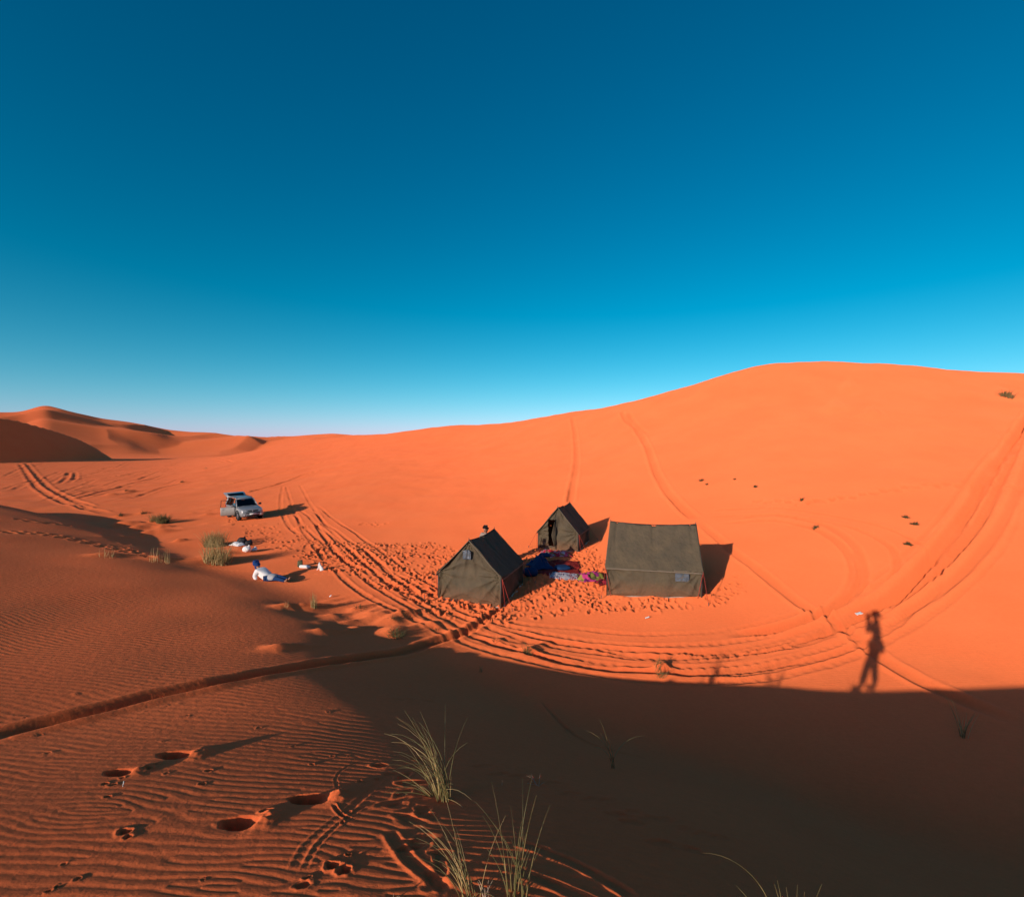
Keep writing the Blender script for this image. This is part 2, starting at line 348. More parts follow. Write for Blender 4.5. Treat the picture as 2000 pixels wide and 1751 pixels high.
trample([(480, 1035), (545, 1040), (640, 1055), (720, 1090), (640, 1100), (560, 1085), (480, 1055)], 9, .055)
trample([(430, 1000), (470, 1020), (560, 1022), (540, 1040), (470, 1038)], 5, .05)
trample([(700, 1012), (760, 1018), (755, 1034), (705, 1028)], 2.5, .05)
trample([(1500, 985), (1700, 965), (1830, 950), (1830, 957), (1700, 973), (1500, 992)], 2.0, .09, .5)
for k in range(26):                                                       # a line of steps across the big dune and one over the left dune
    p = G(1480 + k * 20.5, 978 - 34 * smooth(k, 4, 18) + 3 * (k % 2) + 6 * smooth(k, 18, 26)); pr(p.x, p.y, rng.uniform(0, 3), .6, .42, .075, .5)
for k in range(22):
    u = k / 21; p = G(8 + 262 * u, 1037 + 34 * u - 6 * math.sin(u * 5) + 3 * (k % 2)); pr(p.x, p.y, 1.3, .42, .24, .055, .3)
for k in range(9):
    u = k / 8; p = G(40 + 140 * u, 1014 + 15 * u + 2 * (k % 2)); pr(p.x, p.y, 1.3, .45, .25, .05, .3)
for q in [(240, 1068), (232, 1072), (225, 1066), (247, 1062), (255, 1074), (285, 1088), (293, 1091)]:
    p = G(*q); pr(p.x, p.y, 1.4, .4, .22, .05, .4)

# little hummocks with tails, where plants trap the sand
HUM = [(355, 943, .30, .5), (402, 917, .30, .6), (248, 960, .25, .6), (215, 966, .2, .5), (235, 1008, .20, .45), (278, 1003, .2, .4), (238, 1024, .22, .5), (268, 1032, .22, .5), (290, 1042, .2, .45), (318, 1030, .16, .4), (322, 1038, .16, .4),
       (310, 1018, .18, .45), (349, 1057, .16, .25), (375, 1002, .12, .3), (403, 1005, .16, .3), (425, 995, .1, .25), (402, 998, .1, .25), (584, 1031, .13, .3), (612, 1026, .08, .3), (505, 1025, .1, .25), (770, 1236, .14, .40),
       (700, 1190, .11, .3), (765, 1208, .12, .35), (790, 1198, .10, .3), (840, 1222, .08, .25), (730, 1204, .09, .4), (1030, 1272, .10, .3), (1288, 1312, .08, .25), (1296, 1300, .06, .2), (970, 1252, .06, .2),
       (560, 1186, .13, .35), (612, 1187, .13, .4), (545, 1266, .10, .30), (310, 1092, .12, .5), (205, 1085, .12, .5), (410, 1098, .22, .9), (430, 1085, .15, .7), (465, 1072, .12, .5), (1968, 774, .5, 1.0), (1658, 762, .35, .9), (1628, 800, .35, 1.0), (1705, 811, .35, .9)]
for px, py, h, sz in HUM:
    p = G(px, py); mound(p.x, p.y, h, sz, sz * .7, tail=1.2)
for k in range(60):                                                       # broken ground between the left dune and the tracks
    px = rng.uniform(620, 900); py = rng.uniform(1165, 1235)
    if py < 1165 + (px - 620) * .22 or py > 1240: continue
    p = G(px, py); mound(p.x, p.y, rng.uniform(.015, .05), rng.uniform(.12, .35), rng.uniform(.1, .25), tail=.8)
for k in range(46):
    p = G(rng.uniform(200, 460), rng.uniform(985, 1050)); mound(p.x, p.y, rng.uniform(.03, .09), rng.uniform(.15, .45), rng.uniform(.12, .3), tail=.8)
# low sand banked against the tents
for px, py, h, sz in [(1275, 1172, .10, .55), (1210, 1170, .08, .4), (1340, 1175, .12, .5), (890, 1182, .06, .4), (1380, 1170, .16, .5), (1015, 1178, .07, .4)]:
    p = G(px, py); mound(p.x, p.y, h, sz, sz * .8, ang=1.57)

# near prints on the left dune: hollow, the sand thrown up ahead of it
for px, py, L, W, dep, push in [(338, 1474, .33, .22, .11, .044), (229, 1508, .26, .18, .10, .040), (602, 1560, .34, .22, .12, .050), (463, 1607, .29, .21, .12, .046)]:
    p = G(px, py); ax = Vector((1, 0, 0)); sx = L * .62
    si, sj = window(p.x, p.y, L * 2.2)
    dx = X[si, sj] - p.x; dy = Y[si, sj] - p.y
    a = dx / (L * .5); b = dy / (W * .5) + .30 * dx / L
    e = np.sqrt(a * a + (b / np.where(b > 0, 1.15, .95))**2) + .13 * noise(X[si, sj] / .08, Y[si, sj] / .08, 51) + .05 * noise(X[si, sj] / .03, Y[si, sj] / .03, 53)
    Z[si, sj] += -dep * (1 - smooth(e - .22 * np.clip(a, 0, 1), .45, 1.05)) * (1 - .45 * np.clip(a, -1, 1))
    a2 = (dx - L * .72) / (L * .34); b2 = (dy - .05) / (W * .75)
    e2 = a2 * a2 + b2 * b2
    Z[si, sj] += push * np.exp(-e2 * 1.3) * (1 + .35 * noise(X[si, sj] / .05, Y[si, sj] / .05, 52))
for px, py, L, dep in [(242, 1624, .10, .03), (250, 1634, .06, .025), (648, 1690, .10, .03), (672, 1698, .10, .032), (590, 1728, .09, .018), (205, 1530, .06, .02), (220, 1532, .06, .02), (210, 1555, .05, .02), (408, 1504, .06, .02), (395, 1530, .06, .018), (520, 1583, .09, .03), (290, 1498, .06, .03)]:
    p = G(px, py); pr(p.x, p.y, rng.uniform(0, 3), L, L * .8, dep, .3)
for k in range(30):
    p = G(rng.uniform(20, 800), rng.uniform(1330, 1740)); pr(p.x, p.y, rng.uniform(0, 3), rng.uniform(.025, .06), rng.uniform(.02, .04), rng.uniform(.005, .012), .7)
# churned sand round the near grass, scrapes and drag marks
for k in range(11):
    p = G(rng.normal(760, 60), rng.normal(1540, 26)); pr(p.x, p.y, rng.uniform(0, 3), rng.uniform(.14, .3), rng.uniform(.08, .16), rng.uniform(.008, .022), .3)
for k in range(8):
    p = G(rng.normal(850, 50), rng.normal(1650, 35)); pr(p.x, p.y, rng.uniform(0, 3), rng.uniform(.12, .26), rng.uniform(.07, .14), rng.uniform(.008, .020), .3)
for P, w, d, b in [([(575, 1700), (600, 1650), (650, 1605), (700, 1565), (745, 1520)], .03, .0025, .003), ([(590, 1706), (618, 1652), (668, 1605), (716, 1570)], .02, .002, .002), ([(672, 1560), (655, 1520), (680, 1495), (730, 1480), (800, 1475)], .014, .003, .003),
                   ([(650, 1565), (665, 1590), (690, 1600)], .015, .012, .008), ([(1000, 1640), (1060, 1660), (1130, 1690), (1190, 1722), (1245, 1756)], .04, .010, .012), ([(1010, 1700), (1070, 1722), (1130, 1748), (1170, 1765)], .04, .010, .012),
                   ([(760, 1620), (800, 1680), (880, 1740)], .04, .014, .012), ([(1060, 1370), (1150, 1450), (1260, 1480)], .05, .02, .015)]:
    rut(pix(P), w, d, b, fade=.1, wob=.006, seed=int(d * 1000))
for k in range(14):
    p = G(940 + k * 36 + rng.uniform(-6, 6), 1492 + k * 11 + rng.uniform(-8, 8)); pr(p.x, p.y, .9, .26, .11, .010, .3)
for q in [(800, 1364), (775, 1364), (840, 1369), (1520, 1366), (1290, 1645), (1350, 1658), (1210, 1590), (1240, 1605)]:
    p = G(*q); pr(p.x, p.y, 1.4, .25, .14, .014, .3)

# sand tone by relief: darker below the untouched surface, slightly paler where raised
RELIEF_TONE = np.clip((Z0 - Z) / .05, -.5, 1.0) * smooth(R, 1.5, 4)[:, None] * (1 - smooth(R, 90, 140))[:, None]
# wind ripples
LAM = 0.108
wxr = 0.11 * noise(X / 1.3, Y / 1.3, 61) + 0.028 * noise(X / .42, Y / .42, 62) + .008 * noise(X / .17, Y / .17, 63) + 1.0 * noise(X / 9, Y / 9, 64)
angr = math.radians(13)
phase = (X * math.sin(angr) + Y * math.cos(angr) + wxr) * 2 * np.pi / LAM
nearm = R < 9.5
Xn, Yn = X[nearm], Y[nearm]; ph = phase[nearm].copy()
for k in range(48):                                                       # forks where two ripples join
    p = G(rng.uniform(-60, 820), rng.uniform(1290, 1760)); L = rng.uniform(.25, .6); sg = rng.choice([-1, 1])
    si, sj = window(p.x, p.y, 3.5); si = slice(si.start, min(si.stop, Xn.shape[0]))
    x = Xn[si, sj] - p.x; y = Yn[si, sj] - p.y
    dphi = np.arctan2(y, x) - np.arctan2(y, x - L)
    dphi = (dphi + np.pi) % (2 * np.pi) - np.pi
    ph[si, sj] += sg * dphi * (1 - smooth(np.hypot(x, y), 2.4, 3.3))
lee = smooth(s - sT, 0.3, 2.5)
amp = (1 - smooth(Z0 - ZN, 0.08, 0.5)) * (1 - .78 * lee) * (0.62 + .5 * noise(X / 2.3, Y / 2.3, 66)) 
amp = np.clip(amp, 0, 1.3)
damp = np.clip(1 - np.abs(Z - Z0) / .012, 0, 1)                           # trodden places lose them
damp[:, :] = damp
amp = amp * damp
prof = np.sin(ph) + .28 * np.sin(2 * ph + .7)
Z[nearm] += .0021 * amp[nearm] * prof * (1 - smooth(R[nearm], 6.5, 9.0))[:, None]
famp = amp * smooth(R, 6.5, 9.0)[:, None] * (1 - smooth(R, 16, 26))[:, None]
flatamp = floorm * (1 - smooth(R, 14, 30))[:, None] * .35
ATTR = {'relief_tone': RELIEF_TONE, 'ripple_phase': phase, 'ripple_amp': famp + flatamp}
nv = NR * (NT - 1)
def build_ground():
    nt = NT - 1
    co = np.empty((nv + 1, 3), np.float32)
    co[:nv, 0] = X[:, :nt].ravel(); co[:nv, 1] = Y[:, :nt].ravel(); co[:nv, 2] = Z[:, :nt].ravel()
    co[nv] = (0, 0, Z[0].mean())
    i, j = np.meshgrid(np.arange(NR - 1), np.arange(nt), indexing='ij')
    jn = (j + 1) % nt
    quads = np.stack([i * nt + j, i * nt + jn, (i + 1) * nt + jn, (i + 1) * nt + j], -1).reshape(-1, 4)[:, ::-1]
    jj = np.arange(nt); tris = np.stack([np.full(nt, nv), (jj + 1) % nt, jj], -1)[:, ::-1]
    me = bpy.data.meshes.new('sand_ground')
    nq, ntri = len(quads), len(tris)
    me.vertices.add(nv + 1); me.vertices.foreach_set('co', co.ravel())
    me.loops.add(nq * 4 + ntri * 3); me.loops.foreach_set('vertex_index', np.concatenate([quads.ravel(), tris.ravel()]).astype(np.int32))
    me.polygons.add(nq + ntri)
    me.polygons.foreach_set('loop_start', np.concatenate([np.arange(nq) * 4, nq * 4 + np.arange(ntri) * 3]).astype(np.int32))
    me.polygons.foreach_set('use_smooth', np.ones(nq + ntri, bool))
    me.update(calc_edges=True)
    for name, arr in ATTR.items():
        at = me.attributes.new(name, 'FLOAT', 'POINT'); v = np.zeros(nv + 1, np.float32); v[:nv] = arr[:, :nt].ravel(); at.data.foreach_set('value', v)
    o = bpy.data.objects.new('sand_ground', me); COL.objects.link(o)
    o['kind'] = 'structure'; o['label'] = 'orange desert sand with ripples, wheel ruts and footprints'
    return o

# ------------------------------------------------------------------ materials
def new_mat(name):
    m = bpy.data.materials.new(name); m.use_nodes = True
    nt = m.node_tree; b = nt.nodes['Principled BSDF']
    return m, nt, b
def N(nt, kind, **kw):
    n = nt.nodes.new(kind)
    for k, v in kw.items():
        if k in n.inputs: n.inputs[k].default_value = v
        else: setattr(n, k, v)
    return n
def sand_material():
    m, nt, b = new_mat('sand'); lk = nt.links.new
    b.inputs['Roughness'].default_value = 1; b.inputs['Diffuse Roughness'].default_value = 1.0; b.inputs['Specular IOR Level'].default_value = 0.08
    tc = N(nt, 'ShaderNodeTexCoord')
    big = N(nt, 'ShaderNodeTexNoise', Scale=.25, Detail=4.0, Roughness=.6); lk(tc.outputs['Object'], big.inputs['Vector'])
    grain = N(nt, 'ShaderNodeTexNoise', Scale=260.0, Detail=2.0); lk(tc.outputs['Object'], grain.inputs['Vector'])
    mid = N(nt, 'ShaderNodeTexNoise', Scale=9.0, Detail=5.0, Roughness=.65); lk(tc.outputs['Object'], mid.inputs['Vector'])
    r1 = N(nt, 'ShaderNodeValToRGB'); lk(big.outputs[0], r1.inputs[0])
    r1.color_ramp.elements[0].position = .3; r1.color_ramp.elements[0].color = SAND_A
    r1.color_ramp.elements[1].position = .7; r1.color_ramp.elements[1].color = SAND_B
    r2 = N(nt, 'ShaderNodeMapRange'); r2.inputs[3].default_value = .90; r2.inputs[4].default_value = 1.10; lk(mid.outputs[0], r2.inputs[0])
    r3 = N(nt, 'ShaderNodeMapRange'); r3.inputs[1].default_value = .3; r3.inputs[2].default_value = .7; r3.inputs[3].default_value = .82; r3.inputs[4].default_value = 1.16; lk(grain.outputs[0], r3.inputs[0])
    mu = N(nt, 'ShaderNodeMath', operation='MULTIPLY'); lk(r2.outputs[0], mu.inputs[0]); lk(r3.outputs[0], mu.inputs[1])
    wo = N(nt, 'ShaderNodeAttribute', attribute_name='relief_tone')
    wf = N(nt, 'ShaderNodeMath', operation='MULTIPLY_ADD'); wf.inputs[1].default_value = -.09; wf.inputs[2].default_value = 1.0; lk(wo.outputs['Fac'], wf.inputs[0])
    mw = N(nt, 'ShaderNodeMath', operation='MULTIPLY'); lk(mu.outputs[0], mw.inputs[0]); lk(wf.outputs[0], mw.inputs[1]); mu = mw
    mx = N(nt, 'ShaderNodeVectorMath', operation='SCALE'); lk(r1.outputs[0], mx.inputs[0]); lk(mu.outputs[0], mx.inputs['Scale'])
    lk(mx.outputs[0], b.inputs['Base Color'])
    ph = N(nt, 'ShaderNodeAttribute', attribute_name='ripple_phase'); am = N(nt, 'ShaderNodeAttribute', attribute_name='ripple_amp')
    sn = N(nt, 'ShaderNodeMath', operation='SINE'); lk(ph.outputs['Fac'], sn.inputs[0])
    hm = N(nt, 'ShaderNodeMath', operation='MULTIPLY'); lk(sn.outputs[0], hm.inputs[0]); lk(am.outputs['Fac'], hm.inputs[1])
    hs = N(nt, 'ShaderNodeMath', operation='MULTIPLY'); hs.inputs[1].default_value = .0024; lk(hm.outputs[0], hs.inputs[0])
    g2 = N(nt, 'ShaderNodeMath', operation='MULTIPLY_ADD'); g2.inputs[1].default_value = .0012; lk(grain.outputs[0], g2.inputs[0]); lk(hs.outputs[0], g2.inputs[2])
    g3 = N(nt, 'ShaderNodeMath', operation='MULTIPLY_ADD'); g3.inputs[1].default_value = .012; lk(mid.outputs[0], g3.inputs[0]); lk(g2.outputs[0], g3.inputs[2])
    bp = N(nt, 'ShaderNodeBump'); bp.inputs['Strength'].default_value = 1; bp.inputs['Distance'].default_value = 1.0
    lk(g3.outputs[0], bp.inputs['Height']); lk(bp.outputs[0], b.inputs['Normal'])
    return m
SAND_A = (.78, .160, .048, 1); SAND_B = (.80, .178, .055, 1)
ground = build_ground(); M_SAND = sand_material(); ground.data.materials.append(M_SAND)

# ------------------------------------------------------------------ builders
def gz(x, y): return height(x, y)
def tag(o, label=None, cat=None, group=None, kind=None):
    if label: o['label'] = label
    if cat: o['category'] = cat
    if group: o['group'] = group
    if kind: o['kind'] = kind
    return o
def thing(name, label, cat, loc=(0, 0, 0), rotz=0.0, group=None):
    o = bpy.data.objects.new(name, None); o.empty_display_size = .2; COL.objects.link(o)
    o.location = loc; o.rotation_euler = (0, 0, rotz)
    return tag(o, label, cat, group)
def mesh_obj(name, verts, faces, mat, parent=None, sm=True):
    me = bpy.data.meshes.new(name); me.from_pydata([tuple(v) for v in verts], [], [tuple(f) for f in faces]); me.update()
    if sm: me.polygons.foreach_set('use_smooth', [True] * len(me.polygons))
    if mat: me.materials.append(mat)
    o = bpy.data.objects.new(name, me); COL.objects.link(o)
    if parent: o.parent = parent
    return o
def solid(o, th, off=0.0):
    m = o.modifiers.new('thickness', 'SOLIDIFY'); m.thickness = th; m.offset = off; return o
def rounded(o, w=.02, seg=2):
    m = o.modifiers.new('bevel', 'BEVEL'); m.width = w; m.segments = seg; m.limit_method = 'ANGLE'; return o
def grid(fn, nu, nv, skip=None):
    """fn(u, v) -> point, u v in 0..1"""
    vs = [fn(i / nu, j / nv) for j in range(nv + 1) for i in range(nu + 1)]
    fs = []
    for j in range(nv):
        for i in range(nu):
            if skip and skip((i + .5) / nu, (j + .5) / nv): continue
            a = j * (nu + 1) + i; fs.append((a, a + 1, a + nu + 2, a + nu + 1))
    return vs, fs
def box(cx, cy, cz, sx, sy, sz, rot=None):
    vs = [Vector((x * sx / 2, y * sy / 2, z * sz / 2)) for x in (-1, 1) for y in (-1, 1) for z in (-1, 1)]
    if rot: vs = [rot @ v for v in vs]
    vs = [v + Vector((cx, cy, cz)) for v in vs]
    return vs, [(0, 1, 3, 2), (4, 6, 7, 5), (0, 4, 5, 1), (2, 3, 7, 6), (0, 2, 6, 4), (1, 5, 7, 3)]
def tube(pts, rad, n=8, cap=True):
    pts = [Vector(p) for p in pts]; rads = rad if isinstance(rad, (list, tuple)) else [rad] * len(pts)
    vs, fs = [], []
    up = Vector((0, 0, 1))
    for k, p in enumerate(pts):
        d = (pts[min(k + 1, len(pts) - 1)] - pts[max(k - 1, 0)]).normalized()
        a = d.cross(up if abs(d.z) < .95 else Vector((1, 0, 0))).normalized(); b = d.cross(a)
        for q in range(n):
            t_ = 2 * math.pi * q / n; vs.append(p + (a * math.cos(t_) + b * math.sin(t_)) * rads[k])
    for k in range(len(pts) - 1):
        for q in range(n):
            fs.append((k * n + q, k * n + (q + 1) % n, (k + 1) * n + (q + 1) % n, (k + 1) * n + q))
    if cap: fs += [tuple(range(n))[::-1], tuple((len(pts) - 1) * n + q for q in range(n))]
    return vs, fs
def lathe(prof_, n=16, axis='z'):
    vs, fs = [], []
    for r_, h in prof_:
        for q in range(n):
            t_ = 2 * math.pi * q / n; c, s_ = r_ * math.cos(t_), r_ * math.sin(t_)
            vs.append(Vector((c, s_, h)) if axis == 'z' else Vector((h, c, s_)))
    m = len(prof_)
    for k in range(m - 1):
        for q in range(n): fs.append((k * n + q, k * n + (q + 1) % n, (k + 1) * n + (q + 1) % n, (k + 1) * n + q))
    fs += [tuple(range(n))[::-1], tuple((m - 1) * n + q for q in range(n))]
    return vs, fs
def join(*parts):
    vs, fs = [], []
    for v, f in parts:
        o = len(vs); vs += list(v); fs += [tuple(i + o for i in q) for q in f]
    return vs, fs
def sn(x, y, z=0.0, seed=0):
    return float(noise(np.array([x + z * .7]), np.array([y - z * .9]), seed)[0])

# ------------------------------------------------------------------ more materials
def simple(name, col, rough=.8, spec=.3, var=.12, scale=6.0, bump=0.0, bscale=60.0, metal=0.0, sheen=0.0, coat=0.0):
    m, nt, b = new_mat(name); lk = nt.links.new
    b.inputs['Roughness'].default_value = rough; b.inputs['Specular IOR Level'].default_value = spec; b.inputs['Metallic'].default_value = metal
    b.inputs['Coat Weight'].default_value = coat
    tc = N(nt, 'ShaderNodeTexCoord'); no = N(nt, 'ShaderNodeTexNoise', Scale=scale, Detail=5.0, Roughness=.6); lk(tc.outputs['Object'], no.inputs['Vector'])
    mr = N(nt, 'ShaderNodeMapRange'); mr.inputs[1].default_value = .25; mr.inputs[2].default_value = .75; mr.inputs[3].default_value = 1 - var; mr.inputs[4].default_value = 1 + var; lk(no.outputs[0], mr.inputs[0])
    sc_ = N(nt, 'ShaderNodeVectorMath', operation='SCALE'); sc_.inputs[0].default_value = col[:3]; lk(mr.outputs[0], sc_.inputs['Scale']); lk(sc_.outputs[0], b.inputs['Base Color'])
    if bump:
        n2 = N(nt, 'ShaderNodeTexNoise', Scale=bscale, Detail=3.0); lk(tc.outputs['Object'], n2.inputs['Vector'])
        bp = N(nt, 'ShaderNodeBump'); bp.inputs['Strength'].default_value = .6; bp.inputs['Distance'].default_value = bump; lk(n2.outputs[0], bp.inputs['Height']); lk(bp.outputs[0], b.inputs['Normal'])
    return m
def canvas_material(name, col):
    m, nt, b = new_mat(name); lk = nt.links.new
    b.inputs['Roughness'].default_value = .9; b.inputs['Specular IOR Level'].default_value = .15
    tc = N(nt, 'ShaderNodeTexCoord')
    n1 = N(nt, 'ShaderNodeTexNoise', Scale=1.7, Detail=6.0, Roughness=.65); lk(tc.outputs['Object'], n1.inputs['Vector'])
    n2 = N(nt, 'ShaderNodeTexNoise', Scale=14.0, Detail=4.0); lk(tc.outputs['Object'], n2.inputs['Vector'])
    r = N(nt, 'ShaderNodeValToRGB'); lk(n1.outputs[0], r.inputs[0])
    r.color_ramp.elements[0].position = .3; r.color_ramp.elements[0].color = (col[0] * .80, col[1] * .84, col[2] * .9, 1)
    r.color_ramp.elements[1].position = .72; r.color_ramp.elements[1].color = (col[0] * 1.2, col[1] * 1.15, col[2] * 1.08, 1)
    sp = N(nt, 'ShaderNodeSeparateXYZ'); lk(tc.outputs['Object'], sp.inputs[0])
    dust = N(nt, 'ShaderNodeMapRange'); dust.inputs[1].default_value = .55; dust.inputs[2].default_value = -.05; lk(sp.outputs['Z'], dust.inputs[0])
    dm = N(nt, 'ShaderNodeMath', operation='MULTIPLY'); lk(dust.outputs[0], dm.inputs[0]); lk(n2.outputs[0], dm.inputs[1])
    mx = N(nt, 'ShaderNodeMix', data_type='RGBA'); lk(dm.outputs[0], mx.inputs[0]); lk(r.outputs[0], mx.inputs[6]); mx.inputs[7].default_value = (.26, .10, .045, 1)
    lk(mx.outputs[2], b.inputs['Base Color'])
    w1 = N(nt, 'ShaderNodeTexNoise', Scale=5.0, Detail=5.0); lk(tc.outputs['Object'], w1.inputs['Vector'])
    bp = N(nt, 'ShaderNodeBump'); bp.inputs['Strength'].default_value = .9; bp.inputs['Distance'].default_value = .06; lk(w1.outputs[0], bp.inputs['Height']); lk(bp.outputs[0], b.inputs['Normal'])
    return m
M_CANVAS = canvas_material('olive_canvas', (.104, .080, .050))
M_TRIM = simple('dark_webbing', (.03, .026, .022), .9)
M_SOD = simple('pale_groundsheet', (.62, .50, .40), .8)
M_VINYL = simple('window_vinyl', (.09, .105, .125), .35, .5, .5, 9.0)
M_TAPE = simple('pale_seam', (.16, .125, .085), .9)
M_ROPE = simple('red_rope', (.45, .05, .03), .8)
M_POLE = simple('tent_pole', (.05, .045, .04), .5, .5)
M_ZIP = simple('zip', (.015, .015, .016), .6)

# ------------------------------------------------------------------ tents
def make_tent(label, c, rot, W, L, hw, hr, seed, door=False, gable_window=False, side_window=0, tp=.03):
    """local axes: x across, y along the ridge, front gable at -y"""
    T = thing('ridge_tent', label, 'tent', c, rot, 'olive canvas tents of the camp')
    base = -.12
    def loc_ground(x, y):
        cs, sn_ = math.cos(rot), math.sin(rot); return gz(c[0] + x * cs - y * sn_, c[1] + x * sn_ + y * cs) - c[2]
    def zt(x): return hw + (hr - hw) * (1 - abs(x) / (W / 2))**.96
    corners = [(-W / 2, 0), (W / 2, 0), (-W / 2, hw), (W / 2, hw), (0, hr)]
    def wrinkle(a, z, sd, amp=.10, span=W):
        w = 0
        for k, (ca, cz) in enumerate(corners if span == W else [(-span / 2, 0), (span / 2, 0), (-span / 2, hw), (span / 2, hw)]):
            dx, dz = a - ca, z - cz; d = math.hypot(dx, dz); an = math.atan2(dz, dx)
            w += (1.2 - 2.4 * abs(math.sin(an * (4.5 + k) + sd * 1.7 + k))**.6) * math.exp(-d / .62) * min(1, d / .10)
        w += .55 * sn(a * 1.5, z * 1.2, 0, 70 + sd) + .4 * math.sin(a * 7 + sn(a * 2, z, 0, 77 + sd) * 3)*.4
        edge = min(1, (span / 2 - abs(a)) / .10)
        return amp * w * max(edge, 0)
    # gable walls
    for k, sy in enumerate((-1, 1)):
        def fn(u, v, sy=sy):
            x = (u - .5) * W; top = zt(x) - .012; z = base + (top - base) * v
            belly = .06 * math.sin(math.pi * min(1, max(0, z / hw))) * (1 - (2 * x / W)**2)
            return Vector((x, sy * (L / 2 - .02 - tp * max(0, (z - hw) / (hr - hw)) + belly * .4 + wrinkle(x, z, seed + k)), z))
        skip = None
        if door and sy == -1:
            def skip(u, v):
                x = (u - .5) * W; top = zt(x); z = base + (top - base) * v
                return -.50 < x < -.09 and .16 < z < 1.46
        g = mesh_obj('gable_wall', *grid(fn, 64, 48, skip), M_CANVAS, T); solid(g, .008)
    # side walls
    for k, sx in enumerate((-1, 1)):
        def fn(u, v, sx=sx):
            y = (u - .5) * L; z = base + (hw - .01 - base) * v
            belly = .05 * math.sin(math.pi * min(1, max(0, z / hw))) * math.sin(math.pi * u)
            return Vector((sx * (W / 2 - .02 + belly * .5 + wrinkle(y, z, seed + 5 + k, .085, L)), y, z))
        g = mesh_obj('side_wall', *grid(fn, 70, 26), M_CANVAS, T); solid(g, .008)
    # roof panels with a small overhang, the ridge sagging between its poles
    for k, sx in enumerate((-1, 1)):
        def fn(u, v, sx=sx):
            y = (u - .5) * (L + .10 - 2 * tp * (1 - v)); s_ = v
            sag = .075 * math.sin(math.pi * u) * (.5 + .5 * (1 - s_))
            x = sx * (W / 2 + .055) * s_; z = hr + .012 + (hw - .045 - hr) * s_
            hang = .05 * math.sin(math.pi * s_) * (.4 + .6 * math.sin(math.pi * u))
            fold = .07 * math.sin((u - .5) * 5 + seed) * sn(u * 3, v * 2, 0, 80 + seed + k) + .022 * sn(u * 9, v * 3, 0, 84 + seed + k)
            crease = 0.055 * sum(math.exp(-((u - q) / .014)**2) for q in (.08, .5, .53, .93)) * math.cos(s_ * 2.2)
            return Vector((x, y, z - sag - hang * .8 + fold - crease))
        g = mesh_obj('roof_panel', *grid(fn, 70, 30), M_CANVAS, T); solid(g, .01)
        vz = [Vector((sx * (W / 2 + .058), y, hw - .055 + .004 * math.sin(y * 9))) for y in np.linspace(-L / 2 - .05, L / 2 + .05, 26)]
        vv, ff = [], []
        for p in vz: vv += [p, p + Vector((sx * .004, 0, -.055))]
        ff = [(2 * q, 2 * q + 1, 2 * q + 3, 2 * q + 2) for q in range(len(vz) - 1)]
        solid(mesh_obj('eave_valance', vv, ff, M_TAPE, T), .006)
    ridge = [Vector((0, y, hr + .018 - .075 * math.sin(math.pi * (y / (L + .1) + .5)))) for y in np.linspace(-L / 2 - .05 + tp, L / 2 + .05 - tp, 16)]
    mesh_obj('ridge_seam', *tube(ridge, .016, 6), M_TRIM, T)
    for sy in (-1, 1):
        for sx in (-1, 1):
            pts = [Vector((sx * (W / 2 + .055) * q, sy * (L / 2 + .052 - tp * (1 - q)), hr + .008 + (hw - .05 - hr) * q - .04 * math.sin(math.pi * q) * .4)) for q in np.linspace(0, 1, 9)]
            mesh_obj('gable_piping', *tube(pts, .012, 5), M_TAPE if sy < 0 else M_TRIM, T)
            mesh_obj('corner_pole', *tube([(sx * (W / 2 - .0), sy * (L / 2 - .0), base), (sx * (W / 2 + .0), sy * (L / 2 + .0), hw - .01)], .016, 6), M_POLE, T)
        mesh_obj('ridge_pole', *tube([(0, sy * (L / 2 + .03 - tp), hr - .06), (0, sy * (L / 2 + .035 - tp), hr + .09)], [.016, .010], 6), M_POLE, T)
    # pale groundsheet edge showing under the walls
    for nm, a, b_ in (('groundsheet_edge', (-W / 2, -L / 2), (W / 2, -L / 2)), ('groundsheet_edge', (W / 2, -L / 2), (W / 2, L / 2)), ('groundsheet_edge', (-W / 2, -L / 2), (-W / 2, L / 2))):
        vv, ff = [], []; n = 24
        for q in range(n + 1):
            f = q / n; x = a[0] + (b_[0] - a[0]) * f; y = a[1] + (b_[1] - a[1]) * f
            ox, oy = (x / (W / 2) if a[0] == b_[0] else 0, -1 if a[0] != b_[0] else 0)
            wv = .045 + .04 * sn(f * 6, seed, 0, 90)
            g0 = loc_ground(x, y)
            vv += [Vector((x + ox * .0, y + oy * .0, g0 + .0 + .05 * sn(f * 4.5, seed + 3, 0, 91))), Vector((x + ox * wv, y + oy * wv, g0 - .02 + .075 * sn(f * 4.5, seed + 3, 0, 91)))]
        ff = [(2 * q, 2 * q + 1, 2 * q + 3, 2 * q + 2) for q in range(n)]
        solid(mesh_obj(nm, vv, ff, M_SOD, T), .006)
    # guy ropes and pegs
    for sx, sy in ((-1, -1), (1, -1), (1, 1), (-1, 1)):
        ex, ey = sx * (W / 2 + .05), sy * (L / 2 + .04); px_, py_ = sx * (W / 2 + .42), sy * (L / 2 + .16)
        g0 = loc_ground(px_, py_)
        mesh_obj('guy_rope', *tube([(ex, ey, hw - .03), (px_, py_, g0 + .06)], .007, 5), M_ROPE, T)
        mesh_obj('guy_rope', *tube([(ex, ey, hw - .03), (sx * (W / 2 + .10), sy * (L / 2 - .14), loc_ground(sx * (W / 2 + .1), sy * (L / 2 - .14)))], .009, 5), M_ROPE, T)
        mesh_obj('tent_peg', *tube([(px_, py_, g0 - .12), (px_ + sx * .03, py_, g0 + .11)], [.006, .012], 6), M_POLE, T)
